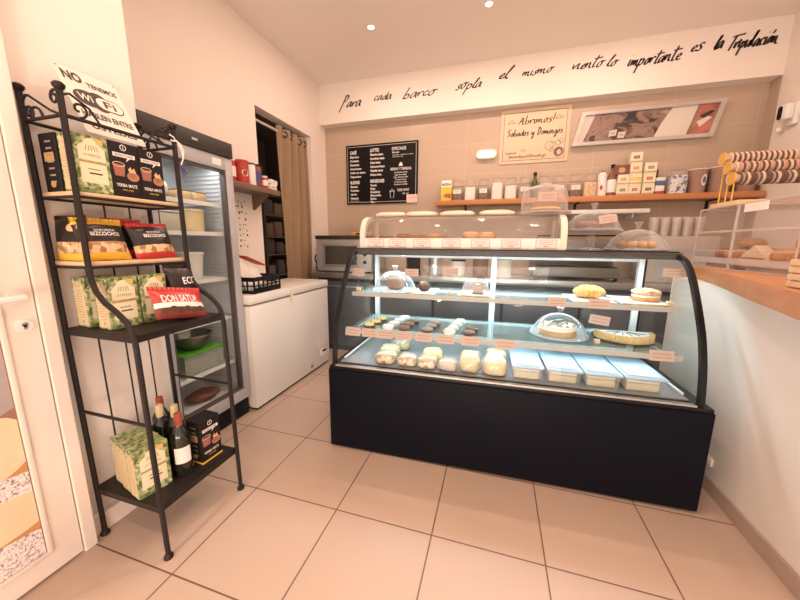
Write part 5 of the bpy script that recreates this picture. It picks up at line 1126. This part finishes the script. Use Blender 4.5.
# tea boxes
def teabox(x, lv, colr, label, band=None):
    t = thing('tea_box', label, 'box', (x, 2.945, ZS2+lv*.0958), 0, 'cream tea boxes on the shelf'); m = M(); m.box(-.048, .048, -.035, .035, 0, .095, bev=.0015); m.build('carton', mat('tea_cream', (.80, .72, .54), .6), t, 0)
    B = basis((0, -.0352, .052), (1, 0, 0), (0, 0, 1)); m = M(); m.quad(B, .045, .026, 0, .0005); m.quad(at(B, 0, -.038), .094, .012, 1, .0005)
    if band: m.quad(at(B, 0, 0), .090, .03, 0, .0003)
    m.text('TEA', at(B, 0, 0), h=.014, w=.032, mi=2, off=.0009); m.build('front_print', [colr, mat('tea_gold', (.50, .38, .18), .5), CREAMC], t, 0)
tc_ = {n: mat('tea_'+n, c, .5) for n, c in dict(grey=(.25, .24, .20), pink=(.45, .13, .18), blue=(.05, .06, .14), amber=(.55, .38, .12), yellow=(.75, .60, .10), red=(.45, .07, .05), brown=(.16, .06, .04), orange=(.6, .28, .1)).items()}
for x, lv, c, s_ in ((2.205, 0, 'grey', 'with grey patch, bottom row left'), (2.304, 0, 'pink', 'with pink patch, bottom row middle'), (2.412, 0, 'blue', 'with dark blue patch, bottom row right'), (2.205, 1, 'amber', 'with amber patch, second row left'), (2.304, 1, 'yellow', 'with yellow band, second row middle'), (2.412, 1, 'red', 'with red patch, second row right'), (2.296, 2, 'orange', 'with orange patch, third row middle'), (2.412, 2, 'grey', 'with grey patch, topmost of the right column'), (2.290, 3, 'brown', 'with dark brown patch, topmost of the whole pyramid')): teabox(x, lv, tc_[c], 'cream tea box '+s_, c == 'yellow')
t = thing('biscuit_box', 'brown printed box lying on the left tea boxes', 'box', (2.182, 2.945, ZS2+2*.0958)); m = M(); m.box(-.062, .062, -.035, .035, 0, .085, bev=.002); m.build('carton', mat('carton_brown', (.22, .075, .045), .45, var=.4, scale=25), t, 0); m = M(); m.disc(basis((.0, -.0352, .04), (1, 0, 0), (0, 0, 1)), .028, .024, off=.0005); m.build('front_picture', mat('pic_biscuit', (.58, .35, .2), .5, var=.3, scale=30), t, 0)
t = thing('sauce_packets', 'blue, white and red packets stacked beside the tea boxes', 'packets', (2.505, 2.945, ZS2)); 
for k, (c, h_) in enumerate((('red', .03), ('white', .05), ('blue', .04), ('white', .03))):
    m = M(); z = (.0, .031, .082, .123)[k]; m.box(-.035, .035, -.03, .03, z, z+h_, bev=.003); m.build('packet', {'red': CR, 'white': PLASTW, 'blue': mat('packet_blue', (.08, .14, .35), .4)}[c], t, 30)
bottle(2.500, .24, .024, 'small dark bottle with brown cap behind the blue packets', mat('bottle_dark'), mat('cap_brown', (.18, .05, .04), .4), 3.01)
SWEET = voro('sweet_wraps', [(0, (.75, .74, .74)), (.55, (.82, .80, .78)), (.7, (.12, .2, .5)), (.85, (.10, .10, .12)), (1, (.8, .8, .8))], 48, .4, .5)
jar(2.640, SWEET, .74, 'wide glass jar of blue and white wrapped sweets', False, .070, .215)
for i, (x, r, h_, s_) in enumerate(((2.792, .070, .205, 'beside the sweets jar'), (2.955, .084, .215, 'the larger one in the middle'), (3.14, .074, .21, 'rightmost, behind the bracelet stand'))):
    t = thing('paper_tub', 'kraft paper tub with white rim and oval label, '+s_, 'tub', (x, 2.945, ZS2), -.25, 'kraft paper tubs on the shelf'); m = M(); m.lathe([(0, 0), (r*.86, 0), (r, h_), (r*.96, h_), (r*.84, .006), (0, .006)]); m.build('tub_wall', mat('kraft_brown', (.34, .21, .155), .7), t)
    m = M(); m.tube([(r*math.cos(a), r*math.sin(a), h_) for a in [2*PI*k/32 for k in range(32)]], .0045, 6, closed=True); m.build('rim', PAPER, t)
    m = M(); vs_ = []
    for mi, k in ((0, 1), (1, .55)):
        q = [(a_*k, b_*k) for a_, b_ in [(.026*math.cos(a), .05*math.sin(a)) for a in [2*PI*j/18 for j in range(18)]]]
        m.bm.faces.new([m.bm.verts.new(((r*(.86+.14*(.11+b_)/h_)+.0015+.001*mi)*math.sin(a_/r+.6), -(r*(.86+.14*(.11+b_)/h_)+.0015+.001*mi)*math.cos(a_/r+.6), .11+b_)) for a_, b_ in q]).material_index = mi
    m.build('oval_label', [PAPER, mat('label_navy', (.10, .13, .28), .5)], t, 0)
# ================================================================== BACK COUNTER
bc = thing('back_counter', 'grey steel-topped back counter with dark panels behind the pastry case', 'counter', (1.1, 2.75, 0)); m = M(); m.box(-1.98, 2.10, -.25, .295, .0, .84); m.build('cabinet', mat('cabinet_dark', (.035, .04, .055), .45), bc, 0)
m = M(); m.box(-2.0, 2.12, -.29, .298, .8402, .90, bev=.003); m.build('worktop', STEEL, bc)
for k in range(6):
    x = -1.96+.68*k; m = M(); m.box(x+.01, x+.66, -.262, -.2505, .06, .80, bev=.002); d_ = m.build('door', mat('door_slate', (.12, .13, .15), .35, metal=.3), bc); m = M(); m.box(x+.08, x+.58, -.272, -.2622, .74, .755); m.build('door_pull', STEEL, d_, 0)
m = M(); m.box(-1.995, -1.935, -.262, -.2505, .0, .8395); m.build('corner_post', STEEL, bc, 0)
ov = thing('oven', 'silver countertop oven with dark glass door at the left end of the back counter', 'oven', (-.52, 2.73, .9005)); m = M(); m.box(-.33, .33, -.23, .22, .015, .365, bev=.006); m.build('body', mat('oven_silver', (.50, .49, .48), .35, metal=.4), ov)
for x in (-.28, .28):
    for y in (-.18, .18): m = M(); m.cyl((x, y, 0), (x, y, .0148), .015, seg=12); m.build('foot', BLACKM, ov)
m = M(); m.box(-.335, .335, -.24, .225, .3655, .405, bev=.003); m.build('top_slab', mat('slab_dark', (.035, .025, .022), .4), ov, label='dark top slab')
m = M(); m.box(-.245, .20, -.238, -.2305, .06, .32, bev=.003); dr_ = m.build('door', mat('oven_frame', (.36, .35, .34), .35, metal=.4), ov); m = M(); m.box(-.215, .17, -.2395, -.2382, .09, .29); m.build('window', mat('oven_glass', (.05, .045, .045), .15), dr_, 0); m = M(); m.tube([(-.22, -.2385, .305), (-.22, -.262, .305), (.17, -.262, .305), (.17, -.2385, .305)], .007, 8); m.build('handle', STEEL, dr_)
for z in (.12, .20, .28): m = M(); m.cyl((.262, -.2305, z), (.262, -.248, z), .018, seg=18); m.build('knob', BLACKM, ov)
t = thing('orange_packet', 'orange packet lying on the oven\'s dark top slab', 'packet', (-.335, 2.62, 1.3065), .1); m = M(); m.box(-.105, .105, -.04, .04, 0, .038, bev=.006); m.build('packet_body', mat('packet_orange', (.80, .42, .06), .4), t); m = M(); m.quad(basis((-.03, -.0405, .02), (1, 0, 0), (0, 0, 1)), .07, .02, 0, .0006); m.build('packet_print', INK, t, 0)
o = M().tube([(.07*math.cos(a)*(1+.08*math.sin(3*a)), .012*math.sin(5*a), .13+.115*math.sin(a)) for a in [2*PI*k/40 for k in range(40)]], .007, 6, closed=True).tube([(.05*math.cos(a), .012*math.cos(4*a)-.016, .115+.10*math.sin(a)) for a in [2*PI*k/40 for k in range(40)]], .006, 6, closed=True).build('cable_coil', BLACKM); o.location = (-.915, 2.66, .885); o.rotation_euler = (0, 0, PI/2); tag(o, 'coiled black cable between the oven and the left wall', 'cable')
em_ = thing('espresso_machine', 'steel espresso machine with black rail on the back counter behind the glass domes', 'coffee machine', (1.80, 2.74, .9005)); m = M(); m.box(-.36, .36, -.20, .22, .03, .12, bev=.008); m.box(-.36, .36, .02, .22, .12, .30, bev=.006); m.box(-.36, .36, -.19, .22, .26, .375, bev=.010); m.build('body', mat('machine_steel', (.22, .21, .20), .35, metal=.5), em_)
for x in (-.33, .33):
    for y in (-.16, .17): m = M(); m.cyl((x, y, 0), (x, y, .0298), .02, seg=12); m.build('foot', BLACKM, em_)
m = M(); m.tube([(-.34, -.17, .3755), (-.34, -.17, .405), (.34, -.17, .405), (.34, -.17, .3755)], .007, 6); m.build('cup_rail', BLACKM, em_)
for x in (-.16, .16): m = M(); m.cyl((x, -.10, .259), (x, -.10, .225), .036, seg=20); m.tube([(x, -.13, .235), (x-.01, -.235, .225)], [.012, .015], 10); m.build('group_handle', BLACKM, em_)
m = M(); m.box(-.33, .33, -.195, -.06, .1202, .128); m.build('drip_grate', BLACKM, em_, 0)
wt = thing('white_shelf', 'short white shelf board under the orange shelf, behind the domes', 'shelf', (2.06, 2.92, 1.535)); m = M(); m.box(-.35, .35, -.12, .1295, -.018, .018, bev=.003); m.build('board', PLASTW, wt); m = M(); m.box(-.25, -.235, -.05, .1295, -.06, -.0182).box(.235, .25, -.05, .1295, -.06, -.0182); m.build('bracket', WHITE, wt, 0)
dc = thing('white_dispenser', 'pale boxy dispenser on the back counter carrying the clear cup stacks', 'dispenser', (2.55, 2.74, .9005)); m = M(); m.box(-.19, .30, -.16, .2, 0, .40, bev=.012); m.build('housing', mat('dispenser_grey', (.50, .46, .42), .4), dc); m = M(); m.box(-.12, .20, -.1625, -.1605, .08, .3, bev=.001); m.build('front_panel', mat('panel_grey', (.45, .44, .43), .4), dc, 0)
for i in range(5):
    t = thing('cup_stack', 'stack of clear plastic cups behind the domes, '+ORD[i]+' from the left', 'cups', (2.415+.082*i, 2.70, 1.301), 0, 'clear plastic cup stacks'); m = M()
    for k in range(7): z = .011*k; m.lathe([(.026, z), (.036, z+.095), (.0385, z+.097), (.0385, z+.099)], seg=20)
    m.build('nested_cups', ACRYL2, t)
for i, (x, y, h_, mt) in enumerate(((.25, 2.62, .22, BLACKM), (.48, 2.66, .30, STEEL), (.72, 2.70, .16, PLASTW), (.95, 2.64, .26, mat('tin_brown', (.25, .14, .1), .4)), (1.18, 2.66, .19, WHITE))):
    t = thing('counter_canister', ['black squat canister', 'tall steel canister', 'low white canister', 'brown tin canister', 'white canister'][i]+' on the back counter, seen through the pastry case', 'canister', (x, y, .9005), 0, 'canisters on the back counter'); m = M(); m.lathe([(0, 0), (.075, 0), (.077, h_*.9), (.07, h_*.92), (0, h_*.92)]); m.build('canister_body', mt, t); m = M(); m.lathe([(0, h_*.921), (.078, h_*.921), (.078, h_), (0, h_)]); m.build('lid', BLACKM, t)
# ================================================================== RIGHT COUNTER
ct = thing('serving_counter', 'thick orange-brown wooden counter top over the white low wall at right', 'counter', (2.4, .9, 1.065)); m = M(); m.prism([(2.245-2.4, 1.75-.9), (2.238-2.4, 1.54-.9), (2.11-2.4, 1.12-.9), (1.998-2.4, .78-.9), (1.885-2.4, .40-.9), (1.85-2.4, .05-.9), (2.95-2.4, .05-.9), (2.95-2.4, 1.75-.9)], -.0345, .035); bmesh.ops.bevel(m.bm, geom=m.bm.edges[:], offset=.006, segments=2, affect='EDGES'); m.build('slab', COUNTW, ct)
m = M(); m.box(.44, .50, -.8, .8, -1.065, -.035); m.build('rear_panel', WHITE, ct, 0)
ZC = 1.1005
def bin_(label, y0, y1):
    t = thing('acrylic_bin', label, 'display bin', (2.275, y0, ZC), 0, 'clear pastry bins on the counter'); d, h_, w_ = .56, .335, y1-y0
    m = M(); V = lambda *p: m.bm.faces.new([m.bm.verts.new(q) for q in p])
    for x in (0, d): V((x, 0, 0), (x, w_, 0), (x, w_, h_), (x, 0, h_))
    for y in (0, w_): V((0, y, 0), (d, y, 0), (d, y, h_), (0, y, h_))
    V((0, 0, h_), (d, 0, h_), (d, w_, h_), (0, w_, h_)); m.build('clear_walls', ACRYL, t, 0)
    m = M(); m.prism([(.0, .101), (.006, .101), (.055, .205), (.049, .205)], .006, w_-.006, ax=1) if False else m.box(-.005, .004, .006, w_-.006, .197, .207); m.box(-.003, .003, .006, w_-.006, .03, .062); m.build('lift_flap', ACRYL2, t, 0)
    m = M()
    for y in (.002, w_-.002): m.tube([(.002, y, .003), (.002, y, h_)], .004, 6); m.tube([(d, y, .003), (d, y, h_)], .003, 6); m.tube([(.002, y, h_), (d, y, h_)], .004, 6)
    for x, z in ((.002, h_), (.002, .205), (.002, .10), (.002, .003), (d, h_)): m.tube([(x, .0, z), (x, w_, z)], .0032, 6)
    m.build('edge_seams', ACRYL2, t)
    m = M(); m.box(.03, d-.03, .02, w_-.02, .036, .044, bev=.002).box(.05, .07, .04, w_-.04, 0.002, .036).box(d-.07, d-.05, .04, w_-.04, .002, .036); m.build('inner_tray', mat('tray_pale', (.55, .44, .37), .4), t, 0); return t
bA = bin_('clear acrylic pastry bin at the far end of the counter, beside the case', 1.415, 1.735)
bB = bin_('clear acrylic pastry bin nearer the camera with white label strip', 1.02, 1.408)
o = M().box(-.002, 0, -.075, .075, -.020, .020).build('white_strip', PAPER); o.location = (2.2748, 1.29, ZC+.312); o.parent = None; tag(o, 'blank white label strip on the upper front of the nearer bin', 'label')
PZ = ZC+.0445
for i, (x, y, L, r, rz, mt, dz) in enumerate(((2.36, 1.50, .15, .034, .3, BREAD, 0), (2.38, 1.63, .15, .036, .1, BREADD, 0), (2.52, 1.52, .15, .036, -.4, BREAD, 0), (2.54, 1.65, .14, .034, .2, BREADD, 0), (2.45, 1.57, .15, .034, .2, BREAD, .058))):
    croissant('croissant', 'brown croissant in the far acrylic bin, '+['front right', 'front left', 'rear right', 'rear left', 'on top of the heap'][i], (x, y, PZ+.003+dz), L, r, rz+PI/2, mt, bend=.55, group='croissants in the far bin')
t = thing('paper_triangle', 'pale paper wedge of sandwich bread in front of the pastries in the nearer bin', 'sandwich', (2.345, 1.325, PZ), .1); m = M(); m.prism([(-.10, 0), (.10, 0), (.0, .085)], -.03, .03, ax=0); m.build('bread_wedge', mat('wedge_pale', (.80, .62, .46), .6), t, 0); m = M(); m.box(-.02, .02, -.07, .07, .03, .036, mx=Matrix.Translation((-.012, 0, -.012))); m.build('filling', BREADD, t, 0)
for i, (x, y, rz, mt, dz) in enumerate(((2.35, 1.17, .2, BREAD, 0), (2.37, 1.08, -.2, BREADD, 0), (2.50, 1.31, .3, BREAD, 0), (2.52, 1.18, -.3, BREADD, 0), (2.52, 1.08, .2, BREAD, 0), (2.43, 1.13, .3, BREAD, .06), (2.47, 1.25, -.3, BREAD, .06))):
    croissant('croissant', 'brown croissant in the nearer acrylic bin, '+['front middle', 'front right', 'rear left', 'rear middle', 'rear right', 'on top at the right', 'on top at the left'][i], (x, y, PZ+.003+dz), .15, .037, rz+PI/2, mt, bend=.55, group='croissants in the nearer bin')
bk = thing('wooden_crate', 'slatted pale wood crate of pastries at the counter\'s near edge', 'crate', (2.10, .45, ZC)); SL = wood('slat_wood', (.62, .44, .26), (.76, .58, .38), 1)
for x in (-.125, .125):
    for k in range(4): m = M(); m.box(x-.004, x+.004, -.14, .14, .004+.022*k, .021+.022*k, bev=.001); m.build('slat', SL, bk, 0)
for y in (-.14, .14):
    m = M(); m.box(-.121, .121, y-.005, y+.005, .002, .088, bev=.001); m.build('end_board', SL, bk, 0)
m = M(); m.box(-.12, .12, -.134, .134, 0, .006); m.build('bottom_board', SL, bk, 0)
for i, (x, y, z, rz, mt) in enumerate(((2.07, .535, .0, .1, BREAD), (2.10, .45, .0, -.1, BREADD), (2.08, .365, .0, .1, BREAD), (2.10, .49, .105, .0, CRUST))):
    croissant('croissant', 'croissant heaped in the wooden crate, '+['left', 'middle', 'right', 'on top'][i], (x, y, ZC+.0105+z*.6), .15, .036, rz, mt, bend=.25, group='croissants in the wooden crate')
# bracelet stand
ZB = ZC+.3395
bs_ = thing('bracelet_stand', 'wooden stand with three gold-capped rolls carrying bracelets on top of the bins', 'jewellery stand', (2.55, 1.58, ZB)); m = M(); m.box(-.25, .33, -.11, .13, 0, .026, bev=.003); m.build('base_board', BOARDW, bs_)
ROLL = [(2.302, 1.66, 1.712), (2.292, 1.585, 1.648), (2.282, 1.515, 1.580)]
for (x, y, z) in ROLL:
    m = M(); m.cyl((x, y, z), (2.86, y, z), .021, seg=24); m.build('padded_roll', mat('roll_tan', (.55, .38, .25), .7), bs_, 35, True)
    for xx in (x-.006, 2.86): m = M(); m.cyl((xx, y, z), (xx+.006, y, z), .0335, seg=28); m.build('gold_cap', GOLD, bs_, 35, True, 'gold end cap')
    for xx in (x+.012, 2.84): m = M(); m.cyl((xx, y, z-.021), (xx, y, ZB+.0255), .0035, seg=8); m.build('gold_leg', GOLD, bs_, 35, True, 'thin gold leg')
BCOL = {'cream': (.62, .47, .33), 'dark brown': (.13, .07, .055), 'tan': (.48, .32, .19), 'pink': (.58, .33, .27), 'grey': (.36, .30, .28)}
BM = {k: mat('bracelet_'+k.replace(' ', '_'), v, .7, var=.25, scale=70) for k, v in BCOL.items()}
def ringmesh(cn, R, r):
    m = M(); n = 28; m.tube([(0, R*math.cos(2*PI*k/n), R*math.sin(2*PI*k/n)) for k in range(n)], [r*(1+.12*math.sin(5*2*PI*k/n)) for k in range(n)], 8, closed=True); return m
BPROTO = {}
rn = random.Random(21); CNT = {}
for row, (x, y, z) in enumerate(ROLL):
    seq = [['cream', 'dark brown'], ['tan', 'dark brown', 'cream', 'dark brown', 'pink'], ['dark brown', 'grey', 'dark brown', 'cream', 'dark brown', 'dark brown']][row]; xx = x+.022; k = 0
    while xx < 2.60:
        c = seq[k % len(seq)] if not (row == 1 and k < 3) else ['cream', 'pink', 'pink'][k]
        R = .0335+(.003*rn.random() if row < 2 else .007*rn.random()); key = c
        big = c == 'cream'; r = .0062 if big else .0044
        if c not in BPROTO:
            o = ringmesh(c, .0275, r).build('bracelet', BM[c]); BPROTO[c] = o
        else: o = BPROTO[c].copy(); COL.objects.link(o)
        o.location = (xx+r, y, z-.0005-.002); o.rotation_euler = (rn.uniform(0, 3), 0, 0)
        CNT[(row, c)] = CNT.get((row, c), 0)+1; n_ = CNT[(row, c)]
        tag(o, '%s fabric bracelet on the %s roll, %s %s one from its gold cap' % (c, ['top', 'middle', 'lowest'][row], ORD[n_-1], c), 'bracelet', 'fabric bracelets on the gold-capped rolls'); k += 1; xx += 2*r+.0008
# wall spotlight and socket
sp = thing('wall_spotlight', 'white wall-mounted spotlight with black lens on the right wall', 'wall light', (3.2495, 2.73, 2.22)); m = M(); m.box(-.04, 0, -.05, .05, -.07, .09, bev=.01); m.build('wall_plate', WHITE, sp); m = M(); m.box(-.10, -.0405, -.06, .035, -.035, .085, bev=.02); m.build('lamp_head', WHITE, sp); m = M(); m.prism([(p[0]-.012, p[1]+.022) for p in (arc(0, .03, .018, 0, PI, 8)+arc(0, -.03, .018, PI, 2*PI, 8))], -.107, -.1003, ax=0); m.build('black_lens', BLACKM, sp); m = M(); m.blob((-.03, .085, -.075), (.022, .022, .022)); m.build('swivel_knob', WHITE, sp)
so_ = thing('wall_socket', 'cream wall socket low on the white wall behind the case corner', 'socket', (2.1945, 1.14, .155)); m = M(); m.box(-.009, 0, -.035, .035, -.022, .022, bev=.002); m.build('plate', CREAMP, so_); m = M(); m.box(-.0105, -.0092, -.02, .02, -.012, .012); m.build('socket_face', WHITE, so_, 0)
#==SPLIT==
# ================================================================== LIGHT
wd = bpy.data.worlds.new('world'); sc.world = wd; wd.use_nodes = True
wd.node_tree.nodes['Background'].inputs[0].default_value = (1, .84, .72, 1); wd.node_tree.nodes['Background'].inputs[1].default_value = 1.0
def area(name, loc, rot, sx, sy, e, col, spread=180):
    l = bpy.data.lights.new(name, 'AREA'); l.shape = 'RECTANGLE'; l.size = sx; l.size_y = sy; l.energy = e; l.color = col; l.spread = math.radians(spread)
    o = bpy.data.objects.new(name, l); COL.objects.link(o); o.location = loc; o.rotation_euler = rot; return o
area('window_daylight', (1.35, -2.55, 1.3), (math.radians(90), 0, 0), 3.0, 2.2, 17, (1, .78, .64))
area('ceiling_fill', (1.35, -2.5, .45), (math.radians(128), 0, 0), 3.0, .8, 88, (1, .78, .66))  # added area light aimed upwards to brighten the ceiling
sl = bpy.data.lights.new('sun', 'SUN'); sl.energy = 1.3; sl.angle = math.radians(3); sl.color = (1, .86, .76)
so = bpy.data.objects.new('sun', sl); COL.objects.link(so)
so.rotation_euler = Vector((.04, 3.07, -2.4)).to_track_quat('-Z', 'Y').to_euler()
def lamp(nm, x, y, z, sx, sy, e, col):
    l = bpy.data.lights.new(nm, 'AREA'); l.shape = 'RECTANGLE'; l.size = sx; l.size_y = sy; l.energy = e; l.color = col
    o = bpy.data.objects.new(nm, l); COL.objects.link(o); o.location = cw(x, y, z); o.rotation_euler = (0, 0, TH)
lamp('case_led', .93, .445, 1.150, 1.75, .02, 9, (.78, .92, 1)); lamp('case_led', .93, .608, .891, 1.7, .015, 4, (.78, .92, 1)); lamp('case_led', .93, .212, .671, 1.7, .012, 1.9, (.78, .92, 1))
lp = bpy.data.lights.new('fridge_lamp', 'AREA'); lp.shape = 'RECTANGLE'; lp.size = .05; lp.size_y = .4; lp.energy = 1.4; lp.color = (.9, .95, 1)
fo_ = bpy.data.objects.new('fridge_lamp', lp); COL.objects.link(fo_); fo_.location = (-.66, .77, 1.70)
GLOW = mat('lamp_glow', (1, .8, .5), .5, emit=(1, .74, .42), es=9)
DL = [(-.03, 2.15), (.935, 2.15), (1.9, 2.15), (.45, .65), (1.55, .65), (.45, -1.0), (1.55, -1.0)]  # first two visible; the others are unseen lamps added to light the room
for i, (x, y) in enumerate(DL):
    t = thing('downlight', ['recessed ceiling downlight above the menu board side, left of the two lit ones', 'recessed ceiling downlight at the top edge, right of the two lit ones'][i] if i < 2 else 'recessed ceiling downlight '+{2: 'added out of view above the right half of the pastry case', 3: 'added out of view over the floor beside the rack', 4: 'added out of view over the floor beside the low wall', 5: 'added out of view near the shopfront, door side', 6: 'added out of view near the shopfront, counter side'}[i], 'downlight', (x, y, H), group='recessed ceiling downlights')
    m = M(); m.lathe([(.026, -.001), (.028, -.006), (.042, -.005), (.046, 0)], seg=28); m.build('rim', WHITE, t)
    m = M(); m.lathe([(0, -.0035), (.026, -.0030)], seg=24); m.build('lamp_lens', GLOW, t)
    l = bpy.data.lights.new('downlight_lamp', 'AREA'); l.shape = 'DISK'; l.size = .07; l.energy = 10.5; l.color = (1, .70, .55)
    o = bpy.data.objects.new('downlight_lamp', l); COL.objects.link(o); o.location = (x, y, H-.008)
vs = sc.view_settings; sc.display_settings.display_device = 'sRGB'
vs.view_transform = 'Standard'; vs.look = 'None'; vs.gamma = 1; vs.use_curve_mapping = False; vs.exposure = -0.02
